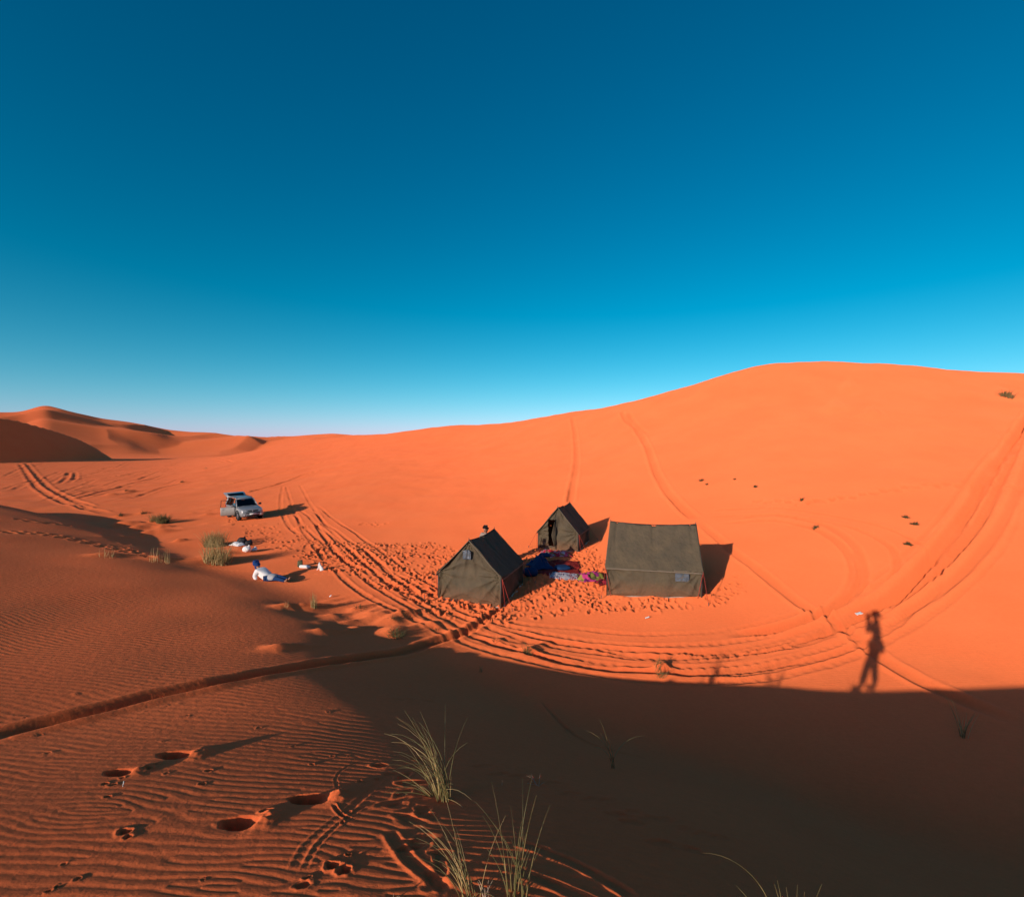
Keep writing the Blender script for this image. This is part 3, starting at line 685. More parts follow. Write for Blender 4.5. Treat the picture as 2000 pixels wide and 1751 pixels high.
    if gable_window:
        def fn(u, v):
            x = -.06 + (u - .5) * .30; z = hr - .62 + v * .27 + .05 * math.sin(math.pi * u) * v
            return Vector((x, -(L / 2 + .055 + wrinkle(x, z, seed) * .6), z))
        w = mesh_obj('window_patch', *grid(fn, 10, 8), M_VINYL, T); solid(w, .008)
        mesh_obj('window_seam', *tube([fn(u, .5) + Vector((0, -.01, 0)) for u in np.linspace(0, 1, 5)], .006, 5), M_TAPE, w)
        mesh_obj('window_seam', *tube([fn(.5, v) + Vector((0, -.01, 0)) for v in np.linspace(0, 1, 5)], .006, 5), M_TAPE, w)
    if side_window:
        sx = side_window
        def fn(u, v):
            y = L * .5 - L * .20 + (u - .5) * .46; z = hw - .40 + v * .32
            return Vector((sx * (W / 2 + .042), y, z))
        w = mesh_obj('window_patch', *grid(fn, 12, 8), M_VINYL, T); solid(w, .008)
        for (u0, v0, u1, v1) in ((.1, .25, .9, .6), (.45, .1, .6, .9), (0, 0, 1, .02), (0, 1, 1, .98)):
            mesh_obj('window_seam', *tube([fn(u0 + (u1 - u0) * q, v0 + (v1 - v0) * q) + Vector((sx * .008, 0, .02 * math.sin(q * 3.1))) for q in np.linspace(0, 1, 6)], .008, 5), M_TAPE, w)
        mesh_obj('window_storm_flap', *tube([fn(q, 1.16) + Vector((sx * .01, 0, 0)) for q in np.linspace(-.1, 1.1, 6)], .016, 6), M_TAPE, T)
        mesh_obj('vent_hole', *lathe([(.022, 0), (.022, .012), (.012, .014)], 10, 'x'), M_ZIP, T).location = (sx * (W / 2 + .03) if sx > 0 else -(W / 2 + .045), -L * .03, hw - .11)
    if door:
        fl = grid(lambda u, v: Vector((-.09 - .17 * u * (1 - abs(v - .45) * 1.7), -(L / 2 + .05 + .16 * u), .22 + v * 1.16)), 8, 14)
        solid(mesh_obj('door_flap', *fl, M_CANVAS, T), .01)
        mesh_obj('door_zip', *tube([(-.09, -(L / 2 + .075), .05), (-.075, -(L / 2 + .06), hr - .35)], .014, 6), M_ZIP, T)
        mesh_obj('door_hem', *tube([(-.47, -(L / 2 + .03), .15), (-.28, -(L / 2 + .045), .16), (-.09, -(L / 2 + .05), .15)], .018, 6), M_TAPE, T)
    return T
def tent_from(pl, pr_, W, L, **k):
    a, b_ = G(*pl), G(*pr_); d = (b_ - a); d.z = 0; rot = math.atan2(d.y, d.x); mid = (a + b_) / 2
    nrm = Vector((-math.sin(rot), math.cos(rot), 0)); cpos = mid + nrm * (L / 2)
    return (cpos.x, cpos.y, (a.z + b_.z) / 2 + k.pop('dz', 0)), rot
Ztent = None
c1, r1 = tent_from((863, 1166), (971, 1186), 2.25, 2.55)
tent_near = make_tent('olive canvas ridge tent with small arched grey window high in its gable', c1, r1, 2.25, 2.55, .92, 2.06, 1, gable_window=True)
c3, r3 = tent_from((1052, 1071), (1128, 1077), 2.0, 2.3)
tent_door = make_tent('olive canvas ridge tent with its black doorway standing open', c3, r3, 2.0, 2.3, .86, 2.06, 2, door=True)
a2, b2 = G(1187, 1162), G(1369, 1167)
W2, L2 = 2.30, 3.15
r2_ = math.radians(90 - 14); m2 = (a2 + b2) / 2; n2v = Vector((math.sin(math.radians(14)), math.cos(math.radians(14)), 0))
c2 = m2 + n2v * (W2 / 2)
tent_side = make_tent('large olive canvas tent seen along its side, grey window patch low in wall', (c2.x, c2.y, m2.z), r2_ + math.pi, W2, L2, .97, 2.36, 3, side_window=1, tp=.11)

# ------------------------------------------------------------------ the car
M_PAINT = simple('silver_paint', (.32, .31, .30), .38, .5, .10, 2.0, metal=.35, coat=.5)
M_DUSTY = simple('dusty_silver_paint', (.34, .30, .26), .5, .4, .15, 3.0, metal=.2, coat=.2)
M_BLACK = simple('black_plastic', (.018, .018, .019), .6)
M_RUBBER = simple('tyre_rubber', (.022, .020, .019), .85)
M_RIM = simple('alloy_rim', (.42, .42, .42), .35, metal=.8)
M_LAMP = simple('headlamp_glass', (.70, .70, .68), .12, .8)
M_SEAT = simple('car_seat_fabric', (.05, .05, .055), .9)
M_PLATE = simple('white_plate', (.78, .76, .70), .5)
M_TANCLOTH = simple('tan_cloth', (.55, .30, .14), .9)
M_REDLAMP = simple('tail_lamp', (.35, .01, .01), .2)
def glass_material(name, tint, gl=.05):
    m = bpy.data.materials.new(name); m.use_nodes = True; nt = m.node_tree; nt.nodes.clear(); lk = nt.links.new
    o = N(nt, 'ShaderNodeOutputMaterial'); tr = N(nt, 'ShaderNodeBsdfTransparent'); tr.inputs[0].default_value = tint
    gs = N(nt, 'ShaderNodeBsdfGlossy'); gs.inputs['Roughness'].default_value = gl
    fr = N(nt, 'ShaderNodeFresnel'); fr.inputs[0].default_value = 1.5
    mx = N(nt, 'ShaderNodeMixShader'); lk(fr.outputs[0], mx.inputs[0]); lk(tr.outputs[0], mx.inputs[1]); lk(gs.outputs[0], mx.inputs[2]); lk(mx.outputs[0], o.inputs[0])
    return m
M_GLASS = glass_material('car_glass', (.35, .38, .40, 1))
def loft(sections, close_ends=True):
    n = len(sections[0]); vs = [Vector(p) for s_ in sections for p in s_]; fs = []
    for k in range(len(sections) - 1):
        for q in range(n): fs.append((k * n + q, k * n + (q + 1) % n, (k + 1) * n + (q + 1) % n, (k + 1) * n + q))
    if close_ends: fs += [tuple(range(n))[::-1], tuple((len(sections) - 1) * n + q for q in range(n))]
    return vs, fs
def make_car(label, loc, rot):
    T = thing('off_road_car', label, 'car', loc, rot)
    def ring(y, hwid, zb, zt_, crown=.0, tuck=.06):       # one body section, belt line and sills rounded
        return [(-hwid + tuck, y, zb), (-hwid + .01, y, zb + .12), (-hwid, y, (zb + zt_) * .5), (-hwid + .035, y, zt_ - .06), (-hwid + .11, y, zt_), (-hwid * .45, y, zt_ + crown), (hwid * .45, y, zt_ + crown),
                (hwid - .11, y, zt_), (hwid - .035, y, zt_ - .06), (hwid, y, (zb + zt_) * .5), (hwid - .01, y, zb + .12), (hwid - tuck, y, zb)]
    st = [(-2.30, .60, .46, .78, .02), (-2.24, .76, .40, .86, .03), (-2.05, .86, .38, .95, .04), (-1.7, .895, .38, 1.01, .05), (-1.2, .90, .38, 1.06, .05), (-.85, .905, .36, 1.09, .03), (-.2, .905, .36, 1.10, 0), (.8, .905, .36, 1.11, 0), (1.6, .90, .38, 1.12, 0), (2.15, .87, .42, 1.12, 0), (2.30, .82, .48, 1.08, 0)]
    body = mesh_obj('body', *loft([ring(*s_) for s_ in st]), M_PAINT, T); rounded(body, .03, 2)
    # roof and pillars
    prof_ = [(-.92, .78, 1.09), (-.30, .66, 1.64), (.0, .645, 1.70), (.9, .64, 1.73), (1.75, .64, 1.70), (2.02, .66, 1.62)]
    roof = mesh_obj('roof', *loft([[(-w, y, z), (-w + .06, y, z + .045), (0, y, z + .07), (w - .06, y, z + .045), (w, y, z), (w - .05, y, z - .035), (-w + .05, y, z - .035)] for y, w, z in prof_[1:]]), M_PAINT, T)
    for sx in (-1, 1):
        mesh_obj('pillar', *tube([(sx * .80, -.95, 1.07), (sx * .655, -.30, 1.66)], .038, 6), M_PAINT, T)
        mesh_obj('pillar', *tube([(sx * .85, .28, 1.08), (sx * .65, .24, 1.70)], .042, 6), M_BLACK, T)
        mesh_obj('pillar', *tube([(sx * .85, 1.22, 1.09), (sx * .65, 1.16, 1.70)], .042, 6), M_BLACK, T)
        mesh_obj('pillar', *tube([(sx * .83, 2.18, 1.09), (sx * .66, 1.98, 1.65)], .06, 6), M_PAINT, T)
        mesh_obj('roof_rail', *tube([(sx * .60, -.15, 1.74), (sx * .60, .0, 1.79), (sx * .60, 1.7, 1.80), (sx * .60, 1.85, 1.76)], .018, 6), M_BLACK, T)
        for nm, ys in (('side_window', (.30, 1.20)), ('side_window', (1.24, 2.05))) + ((('side_window', (-.85, .24)),) if sx > 0 else ()):
            y0, y1 = ys
            tz0 = 1.64 if y0 > 0 else 1.14
            vs = [(sx * .845, y0, 1.08), (sx * .845, y1, 1.08), (sx * .655, min(y1, 1.95), 1.66), (sx * .655 if y0 > 0 else sx * .66, y0 if y0 > 0 else -.26, 1.66)]
            solid(mesh_obj(nm, vs, [(0, 1, 2, 3)], M_GLASS, T, False), .006)
    ws = grid(lambda u, v: Vector(((u - .5) * (1.58 - .30 * v), -.93 + .62 * v - .06 * (1 - (2 * u - 1)**2), 1.085 + .565 * v)), 8, 6)
    wsc = mesh_obj('windscreen', *ws, M_GLASS, T); solid(wsc, .006)
    for x0 in (-.42, .18): mesh_obj('wiper', *tube([(x0, -.985, 1.10), (x0 + .45, -.93, 1.17)], .009, 5), M_BLACK, wsc)
    # cabin
    mesh_obj('dashboard', *box(0, -.62, .98, 1.5, .42, .22), M_BLACK, T)
    mesh_obj('cabin_floor', *box(0, .6, 1.02, 1.6, 2.9, .06), M_SEAT, T)
    for sx in (-.38, .38):
        seat = mesh_obj('seat', *box(sx, .12, 1.28, .50, .16, .62, Matrix.Rotation(math.radians(-14), 3, 'X')), M_SEAT, T); rounded(seat, .05)
        mesh_obj('headrest', *box(sx, .22, 1.60, .26, .09, .16), M_SEAT, seat)
    mesh_obj('steering_wheel', *tube([(.38 + .17 * math.cos(q), -.42 - .06 * math.sin(q), 1.17 + .17 * math.sin(q)) for q in np.linspace(0, 2 * math.pi, 15)], .015, 5), M_BLACK, T)
    cl = grid(lambda u, v: Vector((-.42 + u * .52, -.72 + v * .22, 1.12 + .05 * math.sin(u * 7 + v * 4) + .12 * v)), 10, 6)
    solid(mesh_obj('dashboard_cloth', *cl, M_TANCLOTH, T), .01)
    # front
    bon = grid(lambda u, v: Vector(((u - .5) * (1.46 + .06 * v), -2.17 + 1.2 * v, .875 + .215 * v**.75 + .035 * (1 - (2 * u - 1)**2) + .02 * math.exp(-((abs(u - .5) - .22) / .05)**2))), 14, 8)
    solid(mesh_obj('bonnet', *bon, M_PAINT, T), .015)
    gr = mesh_obj('grille', *box(0, -2.285, .80, .78, .05, .11), M_BLACK, T); mesh_obj('badge', *lathe([(.05, -2.32), (.05, -2.30)], 10, 'x'), M_RIM, gr).matrix_local = Matrix.Translation((0, 0, .80)) @ Matrix.Rotation(math.radians(90), 4, 'Z')
    for sx in (-1, 1):
        hl = mesh_obj('headlight', *loft([[(sx * .50, -2.275, .74), (sx * .50, -2.275, .86), (sx * .78, -2.17, .90), (sx * .80, -2.15, .80)], [(sx * .50, -2.20, .74), (sx * .50, -2.20, .87), (sx * .76, -2.08, .92), (sx * .80, -2.08, .80)]]), M_LAMP, T, False)
        fg = mesh_obj('fog_light', *lathe([(.05, 0), (.055, .03), (.04, .05)], 10), M_LAMP, T); fg.matrix_local = Matrix.Translation((sx * .62, -2.30, .50)) @ Matrix.Rotation(math.radians(90), 4, 'X')
        mesh_obj('mirror', *loft([[(sx * .93, -.78, 1.10), (sx * .93, -.78, 1.26), (sx * 1.14, -.76, 1.27), (sx * 1.14, -.76, 1.12)], [(sx * .93, -.68, 1.10), (sx * .93, -.68, 1.26), (sx * 1.13, -.64, 1.27), (sx * 1.13, -.64, 1.12)]]), M_BLACK if sx > 0 else M_PAINT, T, False)
        arch = [(sx * .915, yc + .42 * math.cos(q), .40 + .42 * math.sin(q)) for yc in (-1.42,) for q in np.linspace(0, math.pi, 12)]
        mesh_obj('wheel_arch', *tube(arch, .035, 6), M_BLACK, T)
        arch = [(sx * .915, 1.38 + .42 * math.cos(q), .40 + .42 * math.sin(q)) for q in np.linspace(0, math.pi, 12)]
        mesh_obj('wheel_arch', *tube(arch, .035, 6), M_BLACK, T)
        mesh_obj('sill', *box(sx * .90, 0, .36, .08, 1.9, .08), M_BLACK, T)
    bu = mesh_obj('front_bumper', *loft([[(x, -2.36 + .16 * (abs(x) / .85)**3, z) for z in (.38, .46, .56, .62)] + [(x, -2.20 + .12 * (abs(x) / .85)**3, z) for z in (.62, .38)] for x in np.linspace(-.85, .85, 11)]), M_PAINT, T); rounded(bu, .02)
    mesh_obj('bumper_intake', *box(0, -2.355, .66, 1.05, .05, .07), M_BLACK, T)
    mesh_obj('lower_intake', *box(0, -2.345, .44, .90, .06, .10), M_BLACK, T)
    mesh_obj('number_plate', *box(0, -2.385, .565, .50, .015, .11), M_PLATE, T)
    # wheels
    for sx in (-1, 1):
        for yc in (-1.42, 1.38):
            W = mesh_obj('wheel', *lathe([(.20, -.10), (.30, -.12), (.345, -.10), (.36, -.05), (.36, .05), (.345, .10), (.30, .12), (.20, .10)], 24, 'x'), M_RUBBER, T)
            W.location = (sx * .80, yc, .36)
            mesh_obj('rim', *lathe([(.05, sx * .115), (.21, sx * .10), (.225, sx * .075), (.225, sx * -.05)], 18, 'x'), M_RIM, W)
            for q in range(5):
                a = q * 2 * math.pi / 5; mesh_obj('spoke_gap', *box(sx * .113, .13 * math.cos(a), .13 * math.sin(a), .012, .06, .06), M_BLACK, W)
            fl = mesh_obj('wheel_well', *lathe([(.40, -.10), (.40, .112)], 20, 'x'), M_BLACK, T); fl.location = (sx * .79, yc, .42)
    # open front door on the car's right: hinged at its leading edge
    hinge = Vector((-.905, -.86, 0)); ang = math.radians(62)
    D = mesh_obj('door', *loft([[(x, y, z) for x, z in ((-.02, .40), (.035, .46), (.05, .72), (.03, 1.0), (.0, 1.08), (-.05, 1.08), (-.06, .40))] for y in (0, .1, .6, 1.02, 1.08)]), M_DUSTY, T)
    D.matrix_local = Matrix.Translation(hinge) @ Matrix.Rotation(ang, 4, 'Z') @ Matrix.Scale(-1, 4, (1, 0, 0))
    fr_pts = [(-.02, .02, 1.07), (-.10, .62, 1.60), (-.11, .80, 1.64), (-.10, 1.04, 1.63), (-.03, 1.07, 1.07)]
    mesh_obj('door_window_frame', *tube(fr_pts, .028, 6), M_BLACK, D)
    mesh_obj('door_handle', *box(.06, .90, .92, .03, .16, .035), M_PAINT, D)
    mesh_obj('door_trim', *box(-.07, .55, .74, .03, .95, .56), M_SEAT, D)
    mesh_obj('dark_door_panel', *box(-.885, -.30, .82, .06, 1.08, .60), M_BLACK, T)  # black panel standing in for the shade inside the open doorway
    # raised tailgate
    tg_ang = math.radians(21); hz = Vector((0, 2.02, 1.70))
    TG = mesh_obj('tailgate', *loft([[(-.80 + .06 * q, y, z0), (-.80 + .06 * q, y, z0 - .09), (.80 - .06 * q, y, z0 - .09), (.80 - .06 * q, y, z0)] for q, y, z0 in ((1, 0, 0), (.4, .4, .02), (0, .8, -.02), (.3, 1.1, -.10))]), M_PAINT, T)
    TG.matrix_local = Matrix.Translation(hz) @ Matrix.Rotation(tg_ang, 4, 'X')
    mesh_obj('tailgate_shade_lining', *box(0, .52, -.10, 1.42, 1.0, .03), M_BLACK, TG)  # black lining, its colour carries the shade under the raised tailgate
    solid(mesh_obj('rear_window', [(-.60, .12, .035), (.60, .12, .035), (.64, .55, .045), (-.64, .55, .045)], [(0, 1, 2, 3)], M_GLASS, TG, False), .01)
    for sx in (-1, 1):
        mesh_obj('tailgate_strut', *tube([(sx * .72, 2.14, 1.25), (sx * .72, 2.50, 1.74)], .013, 6), M_BLACK, T)
        mesh_obj('tail_lamp', *box(sx * .80, 2.27, .98, .16, .08, .20), M_REDLAMP, T)
    mesh_obj('rear_bumper', *box(0, 2.33, .52, 1.62, .14, .22), M_PAINT, T)
    mesh_obj('mud_flap', *box(-.80, -1.0, .24, .2, .02, .24), M_BLACK, T)
    return T
pc = G(498, 1016); ca = math.radians(43); CS = .82
car_c = Vector((pc.x - math.sin(ca) * 2.0 - .10, pc.y + math.cos(ca) * 2.0, 0))
hs_ = [gz(car_c.x + lx * math.cos(ca) - ly * math.sin(ca), car_c.y + lx * math.sin(ca) + ly * math.cos(ca)) for lx in (-.8, .8) for ly in (-1.42, 1.38)]
car = make_car('silver four-wheel-drive car parked on the sand, front door and tailgate open', (car_c.x, car_c.y, sum(hs_) / 4 - .025), ca)
pitch = math.atan2((hs_[1] + hs_[3] - hs_[0] - hs_[2]) / 2, 2.8); roll = math.atan2((hs_[2] + hs_[3] - hs_[0] - hs_[1]) / 2, 1.6)
car.rotation_euler = (pitch, -roll, ca); car.scale = (CS, CS, CS)

# ------------------------------------------------------------------ people
M_SKIN = simple('skin', (.36, .17, .10), .55, .35, .08)
M_HAIR = simple('dark_hair', (.012, .009, .008), .6)
M_WHITE = simple('white_cotton', (.78, .74, .70), .9, .2, .06, 8, .01, 25)
M_BLUE = simple('indigo_cotton', (.008, .045, .17), .85, .25, .25, 9, .012, 30)
M_NAVYB = simple('deep_blue_trousers', (.012, .04, .12), .9, .2, .25)
M_GREYW = simple('greyish_white_cotton', (.42, .40, .40), .9, .2, .2, 6)
M_NAVY = simple('dark_trousers', (.025, .032, .055), .9, .2, .2)
M_BEIGE = simple('grey_beige_shirt', (.30, .23, .18), .9, .2, .1, 8, .01, 30)
M_KHAKI = simple('khaki_trousers', (.20, .15, .10), .9, .2, .1)
M_EYE = simple('dark_eye', (.01, .01, .01), .2, .6)
def skin_mesh(name, nodes, edges, mat, parent, root=0, sub=2):
    """nodes: {key: (pos, (rx, ry))}"""
    keys = list(nodes); idx = {k: i for i, k in enumerate(keys)}
    me = bpy.data.meshes.new(name); me.from_pydata([tuple(nodes[k][0]) for k in keys], [(idx[a], idx[b_]) for a, b_ in edges], [])
    me.materials.append(mat)
    o = bpy.data.objects.new(name, me); COL.objects.link(o); o.parent = parent
    sk = o.modifiers.new('skin', 'SKIN'); sk.use_smooth_shade = True
    if not me.skin_vertices: raise RuntimeError('no skin layer')
    for k in keys:
        r_ = nodes[k][1]; d = me.skin_vertices[0].data[idx[k]]; d.radius = r_ if isinstance(r_, tuple) else (r_, r_); d.use_root = (idx[k] == root)
    ss = o.modifiers.new('subdivision', 'SUBSURF'); ss.levels = sub; ss.render_levels = sub
    return o
def hand_nodes(nodes, edges, tag_, wrist, dirv, side, curl):
    """palm, four fingers and a thumb; dirv along the palm, side towards the thumb"""
    d = Vector(dirv).normalized(); s_ = Vector(side).normalized(); n_ = d.cross(s_)
    w = Vector(wrist); nodes[tag_ + 'palm'] = (w + d * .055, (.030, .018)); edges.append((tag_ + 'wrist', tag_ + 'palm'))
    for q, (o_, L) in enumerate(((.027, .075), (.009, .085), (-.010, .078), (-.027, .062))):
        k0 = w + d * .095 + s_ * o_; k1 = k0 + d * L * .5 + n_ * curl * .25; k2 = k1 + d * L * .45 * (1 - curl * 6) + n_ * curl * .8
        for j, (p, r_) in enumerate(((k0, .0095), (k1, .0088), (k2, .0075))):
            nodes[f'{tag_}f{q}{j}'] = (p, r_); edges.append((tag_ + 'palm' if j == 0 else f'{tag_}f{q}{j-1}', f'{tag_}f{q}{j}'))
    t0 = w + d * .035 + s_ * .035; t1 = t0 + d * .035 + s_ * .022
    nodes[tag_ + 't0'] = (t0, .011); nodes[tag_ + 't1'] = (t1, .009); edges += [(tag_ + 'palm', tag_ + 't0'), (tag_ + 't0', tag_ + 't1')]
def person(label, loc, rot, J, look, dress, cat='person'):
    """J: joint positions in local metres; look: unit face direction"""
    T = thing('person', label, cat, loc, rot)
    V = {k: Vector(v) for k, v in J.items()}
    f = Vector(look).normalized(); neck, hd = V['neck'], V['head']; upv = (hd - neck).normalized()
    nodes, edges = {}, []
    def add(k, p, r_, frm=None):
        nodes[k] = (p, r_)
        if frm: edges.append((frm, k))
    add('pelvis', V['pelvis'], (.135, .10)); add('waist', V['pelvis'].lerp(V['chest'], .5), (.115, .085), 'pelvis'); add('chest', V['chest'], (.135, .095), 'waist')
    add('neck', neck, .055, 'chest'); add('jaw', hd - upv * .07 + f * .022, (.062, .068), 'neck'); add('skull', hd + upv * .025, (.078, .092), 'jaw'); add('crown', hd + upv * .095 - f * .008, (.055, .065), 'skull')
    add('nose', hd + f * .112 - upv * .012, .011, 'skull')
    for sd in ('l', 'r'):
        add(sd + 'sh', V[sd + 'sh'], .055, 'chest'); add(sd + 'el', V[sd + 'el'], .040, sd + 'sh'); add(sd + 'wrist', V[sd + 'wr'], .027, sd + 'el')
        dv = (V[sd + 'wr'] - V[sd + 'el']) if sd + 'hd' not in V else (V[sd + 'hd'] - V[sd + 'wr'])
        hand_nodes(nodes, edges, sd, V[sd + 'wr'], dv, f if abs(dv.normalized().dot(f)) < .8 else upv, .02)
        add(sd + 'hip', V[sd + 'hip'], .085, 'pelvis'); add(sd + 'kn', V[sd + 'kn'], .056, sd + 'hip'); add(sd + 'an', V[sd + 'an'], .040, sd + 'kn'); add(sd + 'ball', V[sd + 'toe'].lerp(V[sd + 'an'], .3), (.040, .028), sd + 'an'); add(sd + 'toe', V[sd + 'toe'], (.034, .020), sd + 'ball')
    body = skin_mesh('body', nodes, edges, M_SKIN, T)
    sidev = f.cross(upv).normalized()
    for q in (-1, 1):
        mesh_obj('eye', *lathe([(.003, -.009), (.010, -.004), (.010, .004), (.003, .009)], 8), M_EYE, body).location = hd + f * .090 + sidev * q * .031 + upv * .012
        mesh_obj('ear', *loft([[hd + sidev * q * .078 + upv * (.028 * math.cos(a)) + f * (.016 * math.sin(a)) for a in np.linspace(0, 5.5, 8)], [hd + sidev * q * .094 + upv * (.032 * math.cos(a)) + f * (.014 * math.sin(a) - .01) for a in np.linspace(0, 5.5, 8)]]), M_SKIN, body)
    # clothes: looser surfaces over the same joints
    sh, se = {}, []; lo = dress.get('loose', 1.0)
    hem = V['pelvis'] + (V['pelvis'] - V['chest']).normalized() * dress.get('hem', .06)
    sh['hem'] = (hem, dress.get('hemr', (.14, .115))); sh['waist'] = (V['pelvis'].lerp(V['chest'], .42), (.148 * lo, .115 * lo)); sh['chest'] = (V['chest'], (.165 * lo, .125 * lo)); sh['collar'] = (neck.lerp(V['chest'], .22), .07)
    se += [('hem', 'waist'), ('waist', 'chest'), ('chest', 'collar')]
    for sd in ('l', 'r'):
        sh[sd + 'sh'] = (V[sd + 'sh'], .075 * lo); sh[sd + 'el'] = (V[sd + 'el'], .060 * lo); sh[sd + 'cuff'] = (V[sd + 'el'].lerp(V[sd + 'wr'], dress.get('sleeve', .85)), .046)
        se += [('chest', sd + 'sh'), (sd + 'sh', sd + 'el'), (sd + 'el', sd + 'cuff')]
    sm_ = skin_mesh(dress.get('top_name', 'shirt'), sh, se, dress['top'], T)
    tr, te = {'seat': (V['pelvis'], (.16, .122))}, []
    for sd in ('l', 'r'):
        tr[sd + 'hip'] = (V[sd + 'hip'].lerp(V[sd + 'kn'], .08), .105); tr[sd + 'kn'] = (V[sd + 'kn'], .078); tr[sd + 'an'] = (V[sd + 'kn'].lerp(V[sd + 'an'], .93), .062)
        te += [('seat', sd + 'hip'), (sd + 'hip', sd + 'kn'), (sd + 'kn', sd + 'an')]
    skin_mesh('trousers', tr, te, dress['legs'], T)
    if dress.get('skirt'):
        kn = (V['lkn'] + V['rkn']) / 2
        skin_mesh('robe_skirt', {'a': (V['pelvis'] + Vector((0, 0, .02)), (.20, .16)), 'b': (V['pelvis'].lerp(kn, .5) + Vector((0, 0, .02)), (.22, .14)), 'c': (V['pelvis'].lerp(kn, .95), (.20, .11))}, [('a', 'b'), ('b', 'c')], M_GREYW, T)
    if dress.get('turban'):
        ctr = hd + upv * .055 - f * .012
        for q in range(6):
            a0 = q * .9; tilt = .22 * math.sin(q * 2.1)
            pts = [ctr + (f * math.cos(a) * .098 + sidev * math.sin(a) * .092) * (1 - .05 * q) + upv * (-.03 + .026 * q + tilt * .12 * math.sin(a + a0)) for a in np.linspace(0, 2 * math.pi, 21)]
            mesh_obj('turban_wrap', *tube(pts, [.036 + .006 * math.sin(a * 3 + q) for a in np.linspace(0, 2 * math.pi, 21)], 8), M_BLUE, T)
        skin_mesh('turban_crown', {'a': (ctr, (.10, .10)), 'b': (ctr + upv * .10, (.085, .085)), 'c': (ctr + upv * .13, (.05, .05))}, [('a', 'b'), ('b', 'c')], M_BLUE, T)
        sc_pts = [ctr - f * .09 - upv * .04, ctr - f * .11 - upv * .16, V['chest'] - f * .17 + upv * .02]
        mesh_obj('turban_tail', *tube(sc_pts, [.035, .05, .03], 8), M_BLUE, T)
    else:
        hv = skin_mesh('hair', {'a': (hd + upv * .05 - f * .028, (.092, .092)), 'b': (hd + upv * .108 - f * .012, (.066, .066)), 'c': (hd - upv * .02 - f * .06, (.07, .05))}, [('a', 'b'), ('a', 'c')], M_HAIR, T)
    for sd in ('l', 'r'):
        if dress.get('shoes'):
            skin_mesh('shoe', {'h': (V[sd + 'an'] - Vector((0, 0, .035)), (.05, .045)), 'm': (V[sd + 'an'].lerp(V[sd + 'toe'], .5) - Vector((0, 0, .01)), (.05, .036)), 't': (V[sd + 'toe'], (.045, .03))}, [('h', 'm'), ('m', 't')], dress['shoes'], T)
    return T
STAND = dict(pelvis=(0, 0, .95), chest=(0, 0, 1.32), neck=(0, -.005, 1.50), head=(0, -.03, 1.64), lsh=(.19, 0, 1.43), rsh=(-.19, 0, 1.43), lel=(.25, .03, 1.14), rel=(-.25, .03, 1.14), lwr=(.26, -.06, .90), rwr=(-.26, -.06, .90),
             lhip=(.095, 0, .92), rhip=(-.095, 0, .92), lkn=(.105, -.02, .50), rkn=(-.105, -.02, .50), lan=(.11, .02, .085), ran=(-.11, .02, .085), ltoe=(.13, -.15, .03), rtoe=(-.13, -.15, .03))
M_SHOE = simple('brown_shoe', (.06, .04, .03), .7)
# man standing behind the near tent (only head and shoulders clear its roof)
hx, hy = -1.085, 21.3
J = dict(STAND); J['head'] = (.0, -.055, 1.63); J['rel'] = (-.27, -.02, 1.16); J['rwr'] = (-.16, -.22, 1.06)
person('dark-haired person in a beige shirt standing behind the tent with gable window', (hx, hy, gz(hx, hy)), math.radians(-18), J, (-.25, -.88, -.40), dict(top=M_BEIGE, legs=M_KHAKI, shoes=M_SHOE))
# the photographer, whose shadow falls on the sand: stands behind the lens, both arms up to the phone
D_, P_ = Vector((DX, DY, 0)), Vector((DY, -DX, 0))
pa = P_ * .225 - D_ * .12
cst = Vector((pa.x, pa.y, gz(pa.x, pa.y)))
prot = math.atan2(P_.y, P_.x)                      # local x runs across the sun, local y along it; he faces local -x
def lw(a, b_, z):                                   # camera-centred (across, along, up) -> local
    q = P_ * a + D_ * b_ - cst; return (q.dot(P_) / PSC, q.dot(D_) / PSC, (z - cst.z) / PSC)
PSC = 1.06                                          # a tall man
hz_ = -cst.z                                        # lens height above his feet
Jp = dict(pelvis=(-.02, 0, .93), chest=(.0, .0, 1.31), neck=(.0, .0, 1.48), head=(-.02, .0, 1.62),
          lsh=(-.01, -.17, 1.42), rsh=(-.01, .17, 1.42), lhip=(-.03, -.09, .90), rhip=(-.02, .09, .90),
          lkn=(-.20, -.10, .50), lan=(-.33, -.10, .085), ltoe=(-.50, -.12, .03), rkn=(-.07, .10, .50), ran=(-.08, .11, .085), rtoe=(-.25, .13, .03))
Jp['lwr'] = lw(.005, -.15, -.16); Jp['lhd'] = lw(.0, -.10, -.04); Jp['rwr'] = lw(.06, -.13, -.11); Jp['rhd'] = lw(.045, -.10, -.02)
Jp['lel'] = lw(.0, -.20, -.43); Jp['rel'] = lw(.08, -.06, -.42)
photographer = person('person with arms raised to a phone, casting the long standing shadow', tuple(cst), prot, Jp, (-1, .1, 0), dict(top=M_NAVY, legs=M_KHAKI, shoes=M_SHOE, sleeve=.45))
photographer.scale = (PSC, PSC, PSC)
ph_ = thing('phone', 'black phone held up at eye level by the standing photographer', 'phone', (0, -.025, 0))
pb = mesh_obj('phone_body', *box(.0, -.008, 0, .15, .009, .072), M_BLACK, ph_); rounded(pb, .004)
mesh_obj('phone_screen', *box(0, -.0135, 0, .138, .0015, .064), M_GLASS, ph_)
